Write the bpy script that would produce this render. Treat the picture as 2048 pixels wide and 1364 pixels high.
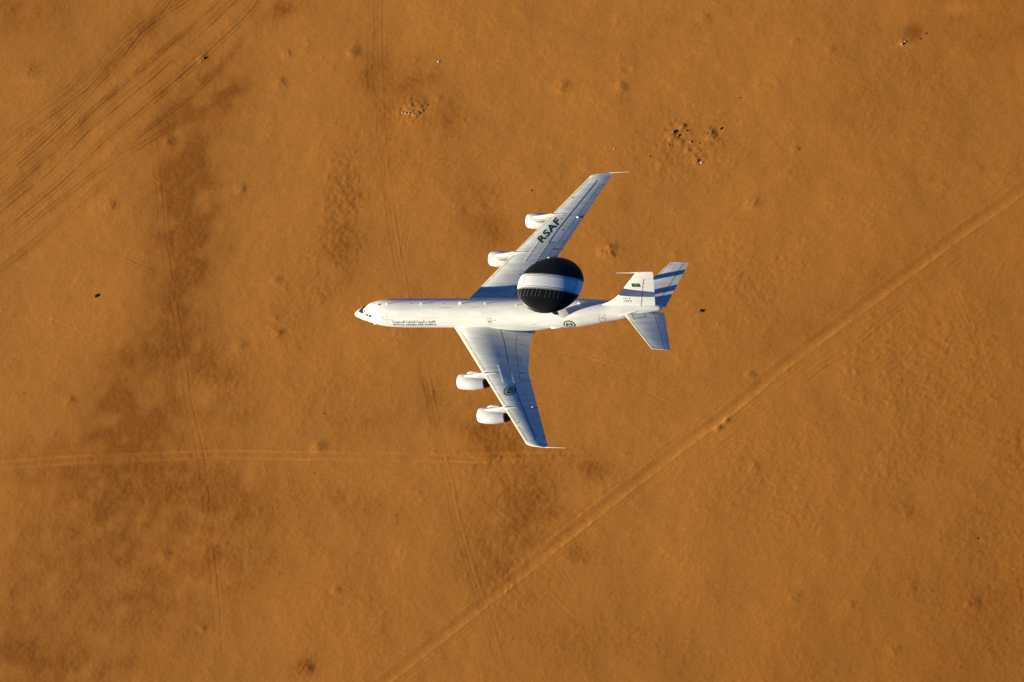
import bpy, bmesh, math, random
import numpy as np
from mathutils import Matrix, Vector

random.seed(7)
rng = np.random.default_rng(11)
sc = bpy.context.scene
for o in list(bpy.data.objects):
    bpy.data.objects.remove(o)
COL = sc.collection
R = math.radians

# ------------------------------------------------------------------ attitude and camera
# aircraft axes: x aft from the nose, y to starboard, z up (metres)
PITCH, BANK = R(1.5), R(14.0)
ALT = 160.0
CEN = np.array([23.0, 0.0, 0.0])
CAMR = np.array([[0.9402726, 0.20277793, -0.27343839],
                 [-0.01095597, 0.82084203, 0.5710502],
                 [0.3402461, -0.53394707, 0.77403689]])      # camera right / up / back in aircraft axes
DIST = 420.0
up = np.array([-math.sin(PITCH), -math.sin(BANK) * math.cos(PITCH), math.cos(BANK) * math.cos(PITCH)])
rt = CAMR[0] - up * (CAMR[0] @ up)
rt /= np.linalg.norm(rt)
A = np.array([rt, np.cross(up, rt), up])                    # aircraft -> world rotation
ORG = np.array([0, 0, ALT]) - A @ CEN                       # nose of the aircraft in the world
cam_p = np.array([0, 0, ALT]) + A @ (CAMR.T @ np.array([-0.0678, -3.851, DIST]))
cam_m = A @ CAMR.T

cd = bpy.data.cameras.new('camera')
cam = bpy.data.objects.new('camera', cd)
COL.objects.link(cam)
M = Matrix.Identity(4)
for i in range(3):
    for j in range(3):
        M[i][j] = cam_m[i, j]
    M[i][3] = cam_p[i]
cam.matrix_world = M
cd.sensor_width = 36.0
FPX = 15.0105 * DIST
cd.lens = 36.0 * FPX / 2048.0
cd.clip_start = 1.0
cd.clip_end = 60000.0
sc.camera = cam


def gp(u, v):
    """point of the desert floor under a point of the 2048 px photograph"""
    d = cam_m @ np.array([(u - 1024) / FPX, (682 - v) / FPX, -1.0])
    t = -cam_p[2] / d[2]
    return (cam_p + d * t)[:2]


# ------------------------------------------------------------------ light
Ld = np.array([3.49, 1.0, -0.53])
Lw = A @ (Ld / np.linalg.norm(Ld))                          # direction in which the sunlight travels
SUN_EL = math.asin(-Lw[2])
w = bpy.data.worlds.new('World')
sc.world = w
w.use_nodes = True
nt = w.node_tree
sky = nt.nodes.new('ShaderNodeTexSky')
sky.sky_type = 'NISHITA'
sky.sun_disc = False
sky.sun_elevation = SUN_EL
sky.sun_rotation = math.atan2(-Lw[0], -Lw[1])
sky.altitude = 0.0
sky.air_density = 0.42
sky.dust_density = 0.0
sky.ozone_density = 10.0
nt.nodes['Background'].inputs['Strength'].default_value = 0.05
tint = nt.nodes.new('ShaderNodeVectorMath')
tint.operation = 'MULTIPLY'
tint.inputs[1].default_value = (0.36, 1.28, 1.02)              # deep clear desert blue
nt.links.new(sky.outputs['Color'], tint.inputs[0])
nt.links.new(tint.outputs[0], nt.nodes['Background'].inputs['Color'])
sl = bpy.data.lights.new('sun', 'SUN')
sl.energy = 5.0
sl.color = (1.0, 0.90, 0.635)
sl.angle = R(0.5)
so = bpy.data.objects.new('sun', sl)
COL.objects.link(so)
so.rotation_euler = Vector(tuple(Lw)).to_track_quat('-Z', 'Y').to_euler()
so.location = (0, 0, 400)
sc.view_settings.view_transform = 'Standard'
sc.view_settings.look = 'None'
sc.view_settings.gamma = 1.0
sc.view_settings.use_curve_mapping = False
sc.view_settings.exposure = 1.47


# ------------------------------------------------------------------ materials
def mat(name, col, rough=0.5, metal=0.0, spec=0.3, noise=None, bump=None, stripes=None, coat=0.0):
    m = bpy.data.materials.new(name)
    m.use_nodes = True
    n = m.node_tree.nodes
    l = m.node_tree.links
    b = n['Principled BSDF']
    b.inputs['Base Color'].default_value = (*col, 1)
    b.inputs['Roughness'].default_value = rough
    b.inputs['Metallic'].default_value = metal
    b.inputs['Specular IOR Level'].default_value = spec
    b.inputs['Coat Weight'].default_value = coat
    tc = n.new('ShaderNodeTexCoord')
    src = None
    if noise:
        sca, amt, stretch = noise
        mp = n.new('ShaderNodeMapping')
        mp.inputs['Scale'].default_value = stretch
        l.new(tc.outputs['Object'], mp.inputs['Vector'])
        tx = n.new('ShaderNodeTexNoise')
        tx.inputs['Scale'].default_value = sca
        tx.inputs['Detail'].default_value = 6
        tx.inputs['Roughness'].default_value = 0.6
        l.new(mp.outputs['Vector'], tx.inputs['Vector'])
        mr = n.new('ShaderNodeMapRange')
        mr.inputs['From Min'].default_value = 0.3
        mr.inputs['From Max'].default_value = 0.7
        mr.inputs['To Min'].default_value = 1 - amt
        mr.inputs['To Max'].default_value = 1 + amt * 0.4
        l.new(tx.outputs['Fac'], mr.inputs['Value'])
        src = mr.outputs['Result']
    if stripes:
        ax, period, width, dark = stripes
        sp = n.new('ShaderNodeSeparateXYZ')
        l.new(tc.outputs['Object'], sp.inputs['Vector'])
        mo = n.new('ShaderNodeMath'); mo.operation = 'PINGPONG'
        mo.inputs[1].default_value = period / 2
        l.new(sp.outputs[ax], mo.inputs[0])
        le = n.new('ShaderNodeMath'); le.operation = 'LESS_THAN'
        le.inputs[1].default_value = width / 2
        l.new(mo.outputs[0], le.inputs[0])
        ma = n.new('ShaderNodeMath'); ma.operation = 'MULTIPLY_ADD'
        ma.inputs[1].default_value = -dark
        ma.inputs[2].default_value = 1.0
        l.new(le.outputs[0], ma.inputs[0])
        if src:
            mm = n.new('ShaderNodeMath'); mm.operation = 'MULTIPLY'
            l.new(src, mm.inputs[0]); l.new(ma.outputs[0], mm.inputs[1])
            src = mm.outputs[0]
        else:
            src = ma.outputs[0]
    if src:
        vm = n.new('ShaderNodeVectorMath'); vm.operation = 'SCALE'
        vm.inputs[0].default_value = col
        l.new(src, vm.inputs['Scale'])
        l.new(vm.outputs[0], b.inputs['Base Color'])
    if bump:
        sca, dist = bump
        t2 = n.new('ShaderNodeTexNoise')
        t2.inputs['Scale'].default_value = sca
        t2.inputs['Detail'].default_value = 5
        l.new(tc.outputs['Object'], t2.inputs['Vector'])
        bp = n.new('ShaderNodeBump')
        bp.inputs['Distance'].default_value = dist
        l.new(t2.outputs['Fac'], bp.inputs['Height'])
        l.new(bp.outputs['Normal'], b.inputs['Normal'])
    return m


PAINT = (0.74, 0.74, 0.72)
M_FUS = mat('fuselage_paint', PAINT, 0.42, noise=(0.9, 0.16, (0.30, 1.8, 1.8)), stripes=('X', 2.44, 0.035, 0.12))
M_WING = mat('wing_paint', PAINT, 0.45, noise=(0.9, 0.24, (0.30, 1.8, 1)), stripes=('Y', 3.1, 0.035, 0.10))
M_FIN = mat('fin_paint', PAINT, 0.45, noise=(0.8, 0.08, (0.6, 1, 1.4)))
M_NAC = mat('nacelle_paint', PAINT, 0.4, noise=(1.3, 0.18, (0.6, 1, 1)))
M_LE = mat('leading_edge_metal', (0.56, 0.51, 0.42), 0.42, metal=0.15, noise=(1.5, 0.2, (1, 1, 1)))
M_GREY = mat('light_grey_paint', (0.58, 0.58, 0.57), 0.5, noise=(2.0, 0.12, (1, 1, 1)))
M_BLACK = mat('radome_black', (0.0105, 0.0095, 0.0075), 0.38, spec=0.22, noise=(0.45, 0.45, (1, 1, 1)))
M_LINE = mat('black_line_paint', (0.012, 0.013, 0.015), 0.6)
M_SEAM = mat('seam_grey', (0.12, 0.125, 0.13), 0.6)
M_GREEN = mat('dark_green_paint', (0.004, 0.045, 0.022), 0.5)
M_FLAG = mat('flag_green_paint', (0.002, 0.075, 0.018), 0.5)
M_WHITE = mat('white_mark_paint', (0.80, 0.80, 0.80), 0.5)
M_GLASS = mat('cockpit_glass', (0.013, 0.011, 0.008), 0.6, spec=0.08)
M_YEL = mat('yellow_outline_paint', (0.62, 0.43, 0.10), 0.5)
M_TAN = mat('tan_stencil_paint', (0.55, 0.40, 0.22), 0.6, noise=(7.0, 0.4, (1, 1, 1)))
M_RED = mat('red_paint', (0.42, 0.012, 0.010), 0.5)
M_BURNT = mat('burnt_metal', (0.030, 0.022, 0.018), 0.45, metal=0.6, noise=(3, 0.4, (1, 1, 1)))
M_PINK = mat('copper_ring_metal', (0.42, 0.26, 0.22), 0.4, metal=0.5)
M_INTK = mat('bare_metal', (0.62, 0.61, 0.58), 0.3, metal=0.7)
M_VG = mat('vortex_blade_white', (0.80, 0.80, 0.78), 0.5)
M_GREYTXT = mat('grey_drain_paint', (0.14, 0.138, 0.13), 0.5)


# ------------------------------------------------------------------ object helpers
ROOT = None


def link(name, me, parent=None, **props):
    o = bpy.data.objects.new(name, me)
    COL.objects.link(o)
    if parent is not None:
        o.parent = parent
    for k, v in props.items():
        o[k] = v
    return o


def mesh(name, V, F, m, parent=None, smooth=True, **props):
    me = bpy.data.meshes.new(name)
    me.from_pydata([tuple(map(float, v)) for v in V], [], [tuple(map(int, f)) for f in F])
    me.validate()
    bm = bmesh.new()
    bm.from_mesh(me)
    bmesh.ops.remove_doubles(bm, verts=bm.verts, dist=1e-5)
    bmesh.ops.recalc_face_normals(bm, faces=bm.faces)
    bm.to_mesh(me)
    bm.free()
    me.materials.append(m)
    if smooth:
        me.polygons.foreach_set('use_smooth', [True] * len(me.polygons))
        me.set_sharp_from_angle(angle=R(38))
    return link(name, me, parent, **props)


def loft(rings, close=True, caps=True):
    V, F = [], []
    n = len(rings[0])
    for r in rings:
        V += list(r)
    for i in range(len(rings) - 1):
        for j in range(n if close else n - 1):
            a, b = i * n + j, i * n + (j + 1) % n
            F.append((a, b, b + n, a + n))
    if caps and close:
        F.append(tuple(range(n)))
        F.append(tuple(range((len(rings) - 1) * n, len(rings) * n)))
    return V, F


def tube(p0, p1, r0, r1, n=8):
    p0, p1 = Vector(p0), Vector(p1)
    d = (p1 - p0).normalized()
    a = d.orthogonal().normalized()
    b = d.cross(a)
    rings = []
    for p, r in ((p0, r0), (p1, r1)):
        rings.append([p + (a * math.cos(t) + b * math.sin(t)) * r for t in np.linspace(0, 2 * math.pi, n, endpoint=False)])
    return loft(rings)


def add(*parts):
    V, F = [], []
    for v, f in parts:
        k = len(V)
        V += list(v)
        F += [tuple(i + k for i in q) for q in f]
    return V, F


def pchip(x, y, q):
    x, y = np.asarray(x, float), np.asarray(y, float)
    h = np.diff(x)
    d = np.diff(y) / h
    m = np.zeros_like(y)
    for i in range(1, len(x) - 1):
        if d[i - 1] * d[i] > 0:
            w1, w2 = 2 * h[i] + h[i - 1], h[i] + 2 * h[i - 1]
            m[i] = (w1 + w2) / (w1 / d[i - 1] + w2 / d[i])
    m[0], m[-1] = d[0], d[-1]
    q = np.clip(q, x[0], x[-1])
    i = np.clip(np.searchsorted(x, q) - 1, 0, len(x) - 2)
    t = (q - x[i]) / h[i]
    return ((2 * t**3 - 3 * t**2 + 1) * y[i] + (t**3 - 2 * t**2 + t) * h[i] * m[i]
            + (-2 * t**3 + 3 * t**2) * y[i + 1] + (t**3 - t**2) * h[i] * m[i + 1])


# ------------------------------------------------------------------ surfaces of the aircraft
SEC = np.array([(-.02, .02, -.76, .02), (.03, .12, -.76, .12), (.12, .24, -.755, .24), (.3, .375, -.735, .385),
                (.63, .56, -.665, .58), (1.17, .80, -.60, .83), (1.72, 1.02, -.51, 1.06), (2.33, 1.25, -.42, 1.29),
                (3.07, 1.46, -.39, 1.53), (4.18, 1.72, -.37, 1.80), (5.78, 1.87, -.39, 1.99), (8.17, 1.91, -.40, 2.06),
                (11.1, 1.91, -.36, 2.06), (20, 1.92, -.27, 2.08), (28.94, 1.95, -.17, 2.08), (31.08, 1.91, -.06, 2.0),
                (32.5, 1.85, .04, 1.94), (33.93, 1.71, .16, 1.79), (35.35, 1.56, .29, 1.61), (36.78, 1.39, .45, 1.42),
                (37.86, 1.28, .60, 1.29), (38.6, 1.2, .70, 1.20), (40.5, .93, .93, .93), (42, .70, 1.1, .70),
                (43.3, .47, 1.24, .47), (44.0, .33, 1.31, .33), (44.2, .18, 1.33, .18), (44.24, .02, 1.33, .02)])


def sec(x):
    return [float(pchip(SEC[:, 0], SEC[:, i], np.array([x]))[0]) for i in (1, 2, 3)]


def fus(x, phi, off=0.0):
    """fuselage skin; phi in degrees from the crown towards port"""
    w_, zc, h = sec(x)
    a = R(phi)
    return Vector((x, -(w_ + off) * math.sin(a), zc + (h + off) * math.cos(a)))


def fus_patch(x0, x1, p0, p1, off=0.012, n=6):
    V, F = [], []
    for i in range(n + 1):
        for j in range(n + 1):
            V.append(fus(x0 + (x1 - x0) * i / n, p0 + (p1 - p0) * j / n, off))
    for i in range(n):
        for j in range(n):
            a = i * (n + 1) + j
            F.append((a, a + 1, a + n + 2, a + n + 1))
    return V, F


def xle(y):
    y = abs(y)
    x = 13.45 + 0.762 * y
    if y > 21.55:
        t = min((y - 21.55) / 0.65, 1.0)
        x = 29.87 + 3.1 * (1 - math.sqrt(max(0.0, 1 - t * t)))
    return x


def xte(y):
    return float(np.interp(abs(y), [0, 2.1, 2.8, 3.95, 9.2, 22.2], [26.0, 25.88, 25.78, 25.80, 27.0, 33.08]))


def naca(c):
    return 5 * (.2969 * math.sqrt(max(c, 0)) - .126 * c - .3516 * c * c + .2843 * c**3 - .1036 * c**4)


WT = dict(tw=(0.062, 0.040))


def wing_z(y, c, up=True):
    y = abs(y)
    ch = max(xte(y) - xle(y), 0.05)
    ch0 = xte(min(y, 21.5)) - xle(min(y, 21.5))
    t = float(np.interp(y, [0, 9, 22], [.118, .105, .095]))
    k = min(ch, ch0)
    if y > 21.55:
        k = ch0 * max(0.12, math.sqrt(max(0, 1 - ((y - 21.55) / 0.7)**2))) * 0.9
    tw = float(np.interp(y, [0, 22], WT['tw']))
    zr = -1.34 + 0.1325 * y - 0.5 * t * ch0 + tw * ch0 * (0.34 - c * ch / ch0 - (1 - ch / ch0) * (1 if y > 21.55 else 0))
    cam_ = 0.012 * ch * math.sin(math.pi * c)
    return zr + cam_ + (1 if up else -0.75) * naca(c) * t * k


def wing_pt(s, y, c, up=True):
    y = abs(y)
    return Vector((xle(y) + c * (xte(y) - xle(y)), s * y, wing_z(y, c, up)))


def wing_on(x, y, off=0.012):
    c = (x - xle(y)) / (xte(y) - xle(y))
    return Vector((x, y, wing_z(y, min(max(c, 0), 1)) + off))


def wing_block(s, y0, y1, c0, c1, ny=10, nc=18, cf=None, zoff=0.0):
    rings = []
    ys = [y0 + (y1 - y0) * i / ny for i in range(ny + 1)]
    if y1 > 21.6 and y0 < 21.0:
        ys = sorted(set([y for y in ys if y < 21.55] + [21.55, 21.7, 21.85, 21.97, 22.06, 22.13, 22.18, 22.2]))
    for y in ys:
        a, b = (c0, c1) if cf is None else cf(y)
        cs = [a + (b - a) * (1 - math.cos(math.pi * i / (2 * nc))) if a < 0.01 else a + (b - a) * i / nc for i in range(nc + 1)]
        up_ = [wing_pt(s, y, c, True) + Vector((0, 0, zoff)) for c in reversed(cs)]
        lo = [wing_pt(s, y, c, False) for c in (cs[1:] if a < 0.01 else cs)]
        rings.append(up_ + lo)
    return loft(rings)


def ribbon(pts, width, fn, off=0.012, seg=0.5):
    """flat painted line of given width along (a, b) points laid on surface fn(a, b, off)"""
    P = [Vector((*p, 0)) for p in pts]
    out = []
    for a, b in zip(P[:-1], P[1:]):
        n = max(1, int((b - a).length / seg))
        for i in range(n):
            out.append(a.lerp(b, i / n))
    out.append(P[-1])
    V, F = [], []
    for i, p in enumerate(out):
        d = (out[min(i + 1, len(out) - 1)] - out[max(i - 1, 0)]).normalized()
        nn = Vector((-d.y, d.x, 0)) * width / 2
        for q in (p + nn, p - nn):
            V.append(fn(q.x, q.y, off))
    for i in range(len(out) - 1):
        F.append((2 * i, 2 * i + 1, 2 * i + 3, 2 * i + 2))
    return V, F


# ---- lettering
def text_uv(body, bold=0.0, spacing=1.0):
    cu = bpy.data.curves.new('lettering', 'FONT')
    cu.body = body
    cu.offset = bold
    cu.space_character = spacing
    cu.resolution_u = 3
    o = bpy.data.objects.new('lettering', cu)
    COL.objects.link(o)
    dg = bpy.context.evaluated_depsgraph_get()
    me = bpy.data.meshes.new_from_object(o.evaluated_get(dg))
    V = np.array([v.co[:] for v in me.vertices])
    F = [tuple(p.vertices) for p in me.polygons]
    bpy.data.objects.remove(o)
    bpy.data.curves.remove(cu)
    bpy.data.meshes.remove(me)
    lo, hi = V.min(0), V.max(0)
    uv = (V[:, :2] - lo[:2]) / (hi[:2] - lo[:2])
    return uv, F


def letters(name, body, m, parent, p0, p1, pu, fn, off=0.012, bold=0.0, spacing=1.0, split=0, fine=0, **props):
    """p0 start of base line, p1 its end, pu the top above p0, all in the two surface coordinates of fn"""
    uv, F = text_uv(body, bold, spacing)
    if split:
        cut = sorted((min(uv[i][0] for i in f), max(uv[i][0] for i in f)) for f in F)
        gaps, end = [], cut[0][1]
        for a, b in cut:
            if a - end > split:
                gaps.append((a + end) / 2)
            end = max(end, b)
        edges_ = [-1] + gaps + [2]
        for a, b in zip(edges_[:-1], edges_[1:]):
            Fs = [f for f in F if a < uv[f[0]][0] < b]
            used = sorted({i for f in Fs for i in f})
            mp_ = {i: k for k, i in enumerate(used)}
            V = []
            for i in used:
                q = np.array(p0) + (np.array(p1) - np.array(p0)) * uv[i][0] + (np.array(pu) - np.array(p0)) * uv[i][1]
                V.append(fn(q[0], q[1], off))
            mesh(name, V, [[mp_[i] for i in f] for f in Fs], m, parent, smooth=False)
        return None
    if fine:
        bm = bmesh.new()
        vs = [bm.verts.new((q[0], q[1], 0)) for q in uv]
        for f in F:
            try:
                bm.faces.new([vs[i] for i in f])
            except ValueError:
                pass
        for _ in range(6):
            bmesh.ops.triangulate(bm, faces=bm.faces)
            es = [e_ for e_ in bm.edges if e_.calc_length() > fine]
            if not es:
                break
            bmesh.ops.subdivide_edges(bm, edges=es, cuts=1)
        bm.verts.index_update()
        uv = [(v_.co.x, v_.co.y) for v_ in bm.verts]
        F = [[v_.index for v_ in f.verts] for f in bm.faces]
        bm.free()
    p0, p1, pu = map(np.array, (p0, p1, pu))
    V = []
    for a, b in uv:
        q = p0 + (p1 - p0) * a + (pu - p0) * b
        V.append(fn(q[0], q[1], off))
    return mesh(name, V, F, m, parent, smooth=False, **props)


AR = {  # isolated, final, initial, medial presentation forms
    'ا': (0xFE8D, 0xFE8E), 'ل': (0xFEDD, 0xFEDE, 0xFEDF, 0xFEE0), 'ق': (0xFED5, 0xFED6, 0xFED7, 0xFED8),
    'و': (0xFEED, 0xFEEE), 'ت': (0xFE95, 0xFE96, 0xFE97, 0xFE98), 'ج': (0xFE9D, 0xFE9E, 0xFE9F, 0xFEA0),
    'ي': (0xFEF1, 0xFEF2, 0xFEF3, 0xFEF4), 'ة': (0xFE93, 0xFE94), 'م': (0xFEE1, 0xFEE2, 0xFEE3, 0xFEE4),
    'ك': (0xFED9, 0xFEDA, 0xFEDB, 0xFEDC), 'س': (0xFEB1, 0xFEB2, 0xFEB3, 0xFEB4), 'ع': (0xFEC9, 0xFECA, 0xFECB, 0xFECC),
    'د': (0xFEA9, 0xFEAA), 'ه': (0xFEE9, 0xFEEA, 0xFEEB, 0xFEEC), 'إ': (0xFE87, 0xFE88), 'ح': (0xFEA1, 0xFEA2, 0xFEA3, 0xFEA4),
    'ر': (0xFEAD, 0xFEAE)}


def arabic(s):
    out = ''
    for word in s.split(' '):
        r, prev = '', False
        i = 0
        while i < len(word):
            ch = word[i]
            if ch == 'ل' and i + 1 < len(word) and word[i + 1] == 'ا':
                r += chr(0xFEFC if prev else 0xFEFB)
                prev = False
                i += 2
                continue
            f = AR[ch]
            dual = len(f) == 4
            nxt = dual and i + 1 < len(word)
            k = (3 if nxt else 1) if prev else (2 if nxt else 0)
            r += chr(f[k])
            prev = dual
            i += 1
        out = r[::-1] + (' ' if out else '') + out
    return out


# ------------------------------------------------------------------ THE DESERT FLOOR
corners = [gp(u, v) for u in (0, 2048) for v in (0, 1364)]
xs0, ys0 = min(c[0] for c in corners), min(c[1] for c in corners)
xs1, ys1 = max(c[0] for c in corners), max(c[1] for c in corners)
MARG, STEP = 14.0, 0.25
gx0, gy0 = xs0 - MARG, ys0 - MARG
NX, NY = int((xs1 - xs0 + 2 * MARG) / STEP), int((ys1 - ys0 + 2 * MARG) / STEP)
gx = gx0 + np.arange(NX) * STEP
gy = gy0 + np.arange(NY) * STEP
GX, GY = np.meshgrid(gx, gy)                       # shape NY, NX
fxx, fyy = np.meshgrid(np.fft.rfftfreq(NX, STEP), np.fft.fftfreq(NY, STEP))


def band(w0, w1, seed, beta=1.0, ax=1.0, ang=0.0):
    """filtered noise with wavelengths w0..w1 metres, unit deviation"""
    r = np.random.default_rng(seed)
    ca, sa = math.cos(ang), math.sin(ang)
    k = np.sqrt(((fxx * ca + fyy * sa) * ax)**2 + ((-fxx * sa + fyy * ca) / ax)**2)
    with np.errstate(divide='ignore'):
        f = np.where(k > 0, np.maximum(k, 1e-6)**(-beta), 0)
    f = f * np.exp(-(k * w0)**2) * (1 - np.exp(-(k * w1)**2))
    a = np.fft.irfft2(np.fft.rfft2(r.standard_normal((NY, NX))) * f, s=(NY, NX))
    return a / a.std()


def px(m):                                         # metres on the ground per photo pixel, near enough
    return m * PXM


PXM = np.linalg.norm(gp(1030, 682) - gp(1020, 682)) / 10


def blob(u, v, ru, rv, ang=0.0, p=2.0):
    """soft elliptical mask centred at photo point u, v with radii in photo pixels; ang in photo degrees"""
    c = gp(u, v)
    a = R(ang)
    e = gp(u + 10, v) - c
    f = gp(u, v - 10) - c
    J = np.array([e, f]).T / 10
    Ji = np.linalg.inv(J)
    dx, dy = GX - c[0], GY - c[1]
    pu = Ji[0, 0] * dx + Ji[0, 1] * dy
    pv = Ji[1, 0] * dx + Ji[1, 1] * dy
    q = ((pu * math.cos(a) + pv * math.sin(a)) / ru)**2 + ((-pu * math.sin(a) + pv * math.cos(a)) / rv)**2
    return np.exp(-q**(p / 2))


def linedist(pts):
    """signed distance (left +) to the polyline through photo points, and position along it 0..1"""
    P = [gp(*p) for p in pts]
    best = np.full((NY, NX), 1e9)
    sgn = np.ones((NY, NX))
    pos = np.zeros((NY, NX))
    tot = sum(np.linalg.norm(b - a) for a, b in zip(P[:-1], P[1:]))
    acc = 0.0
    for a, b in zip(P[:-1], P[1:]):
        d = b - a
        Ln = np.linalg.norm(d)
        d = d / Ln
        i0 = max(0, int((min(a[0], b[0]) - 9 - gx0) / STEP)); i1 = min(NX, int((max(a[0], b[0]) + 9 - gx0) / STEP) + 1)
        j0 = max(0, int((min(a[1], b[1]) - 9 - gy0) / STEP)); j1 = min(NY, int((max(a[1], b[1]) + 9 - gy0) / STEP) + 1)
        if i1 > i0 and j1 > j0:
            X, Y = GX[j0:j1, i0:i1] - a[0], GY[j0:j1, i0:i1] - a[1]
            t = np.clip(X * d[0] + Y * d[1], 0, Ln)
            qx, qy = X - t * d[0], Y - t * d[1]
            r = np.hypot(qx, qy)
            s = np.where(d[0] * qy - d[1] * qx > 0, 1, -1)
            sub = best[j0:j1, i0:i1]
            mk = r < sub
            sub[mk] = r[mk]
            sgn[j0:j1, i0:i1][mk] = s[mk]
            pos[j0:j1, i0:i1][mk] = ((acc + t) / tot)[mk]
        acc += Ln
    return best * sgn, pos


rough = np.zeros((NY, NX))                         # how hummocky the gravel is
dark = np.zeros((NY, NX))                          # dark varnished gravel in place of blown sand, plus painted corner darkening
n_mid = band(3, 14, 1, 1.0)
n_big = band(14, 60, 2, 1.2)
n_sm = band(0.9, 3.5, 3, 0.6)
n_fine = band(0.45, 1.2, 4, 0.3)
n_str = band(0.7, 3.0, 5, 0.6, ax=1.9, ang=R(-8))

PATCH = [  # u, v, ru, rv, angle, darkness, roughness
    (372, 310, 55, 115, 8, .95, .3), (365, 480, 55, 95, 4, .95, .5), (350, 640, 48, 75, 0, .75, .5), (325, 700, 85, 38, 0, .6, .5),
    (258, 790, 60, 75, 0, .95, .3), (235, 880, 90, 55, 5, .7, .3), (370, 830, 60, 40, 0, .45, .3), (450, 770, 70, 45, -40, .6, .7),
    (330, 960, 120, 55, 0, .6, .6), (180, 1040, 150, 90, 20, .55, .4), (90, 930, 90, 40, 0, .5, .2), (250, 1200, 190, 110, 15, .5, .4),
    (430, 1060, 110, 120, 0, .35, .5), (150, 1340, 120, 40, 0, .5, .5), (40, 1300, 70, 70, 0, .6, .3),
    (430, 165, 45, 60, -50, .5, .3), (455, 190, 50, 26, 45, .7, .2), (280, 60, 110, 32, 42, .5, .2), (30, 30, 90, 45, 0, .45, .2), (1050, 640, 1, 1, 0, 0, 0),
    (690, 400, 34, 100, 0, .55, 1.2), (672, 480, 32, 45, 0, .4, 1.2), (560, 20, 60, 30, 0, .55, .4), (745, 160, 36, 70, 0, .6, .5),
    (830, 160, 55, 40, 0, .55, .6), (890, 240, 30, 40, -30, .5, .5), (965, 410, 45, 55, 0, .55, .6), (985, 470, 30, 40, 0, .5, .5),
    (800, 300, 60, 90, 0, .25, .4), (866, 815, 14, 30, 8, .45, .5), (842, 745, 12, 55, 8, .3, .3), (985, 855, 60, 45, -20, .7, .9), (930, 830, 40, 25, 0, .4, .5),
    (1040, 915, 120, 22, 0, .35, .9), (1045, 985, 85, 70, 0, .5, 1.0), (1075, 1030, 70, 50, 0, .4, 1.0), (1000, 1075, 60, 70, -20, .5, .9),
    (1010, 1150, 70, 70, 0, .35, .8), (1190, 938, 24, 20, 40, .7, .9), (1155, 1108, 26, 22, 0, .5, .7), (740, 1020, 70, 30, -15, .35, .4),
    (720, 850, 60, 30, 20, .3, .4), (1985, 1100, 80, 110, 0, .20, .7), (1950, 1220, 120, 100, 0, .14, .5), (2040, 930, 40, 80, 0, .2, .8), (1810, 1010, 40, 24, -15, .22, .4),
    (1860, 760, 140, 120, 0, .12, .8), (1560, 960, 110, 90, 0, .1, .6), (1800, 180, 110, 90, 0, .16, .3), (1960, 60, 100, 60, 0, .3, .1),
    (1500, 560, 120, 80, 0, .1, .5), (1510, 750, 22, 18, 0, .4, .6), (1830, 1180, 50, 26, 0, .12, .4), (1690, 218, 28, 22, 0, .4, .2),
    (1352, 270, 22, 24, 0, .12, 2.6), (1425, 272, 22, 18, 0, .1, 2.0), (1392, 305, 24, 26, 0, .1, 1.8), (838, 216, 28, 20, 0, .05, 2.0), (1806, 88, 14, 12, 0, .0001, 1.6), (1380, 290, 80, 60, 0, .1, .8), (1560, 690, 120, 40, 35, .3, .1), (1780, 560, 140, 34, 36, .3, .1), (1490, 1330, 160, 40, 0, .1, .3),
    (640, 560, 70, 70, 0, .2, .6), (560, 660, 60, 60, 0, .25, .5), (620, 790, 120, 60, 0, .15, .3), (540, 1010, 120, 70, 0, .3, .5), (610, 1335, 26, 20, 0, .6, .8),
    (700, 1210, 120, 90, 0, .1, .3), (1180, 1280, 140, 70, 10, .2, .3), (1840, 880, 140, 60, 30, .08, .6)]
for (u, v, ru, rv, an, dk, rg) in PATCH:
    if dk == 0:
        continue
    b = blob(u, v, ru * 1.15, rv * 1.15, an)
    dark = dark + dk * b * (1 - .55 * np.clip(dark, 0, 1))
    rough = np.maximum(rough, rg * b)
grain = n_mid * .26 + n_sm * .20 + n_str * .14 + n_fine * .16
dk_n = dark * (.92 + .20 * n_mid) + grain * .36 * np.clip(dark, 0, 1)**.8 * (1.25 - .6 * np.clip(dark, 0, 1))
for (u, v, ru, rv, dk) in [(2100, 760, 460, 800, .26), (1450, 1440, 1200, 330, .22), (-20, 1150, 460, 420, .14), (-40, -40, 300, 200, .26), (2100, -40, 420, 260, .16), (2100, 1400, 420, 330, .22), (335, 600, 120, 420, .14)]:  # broad sand colour drift, with lens darkening at the corners painted in
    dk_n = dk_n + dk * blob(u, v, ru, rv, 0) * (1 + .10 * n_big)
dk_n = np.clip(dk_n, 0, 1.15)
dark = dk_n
rough = np.clip(rough + 0.12 * n_mid, 0, 2.4)

H = 0.045 * n_big + 0.010 * n_mid + (0.0028 + 0.010 * rough) * n_sm + (0.0008 + 0.0035 * rough) * n_fine + 0.0015 * n_str
albedo = 0.022 * n_big + 0.016 * n_mid + 0.014 * n_sm + 0.024 * n_fine * (1 + .6 * rough)   # relative brightness
redd = 0.25 * n_big + 0.1 * n_mid                                               # reddish drift

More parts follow.
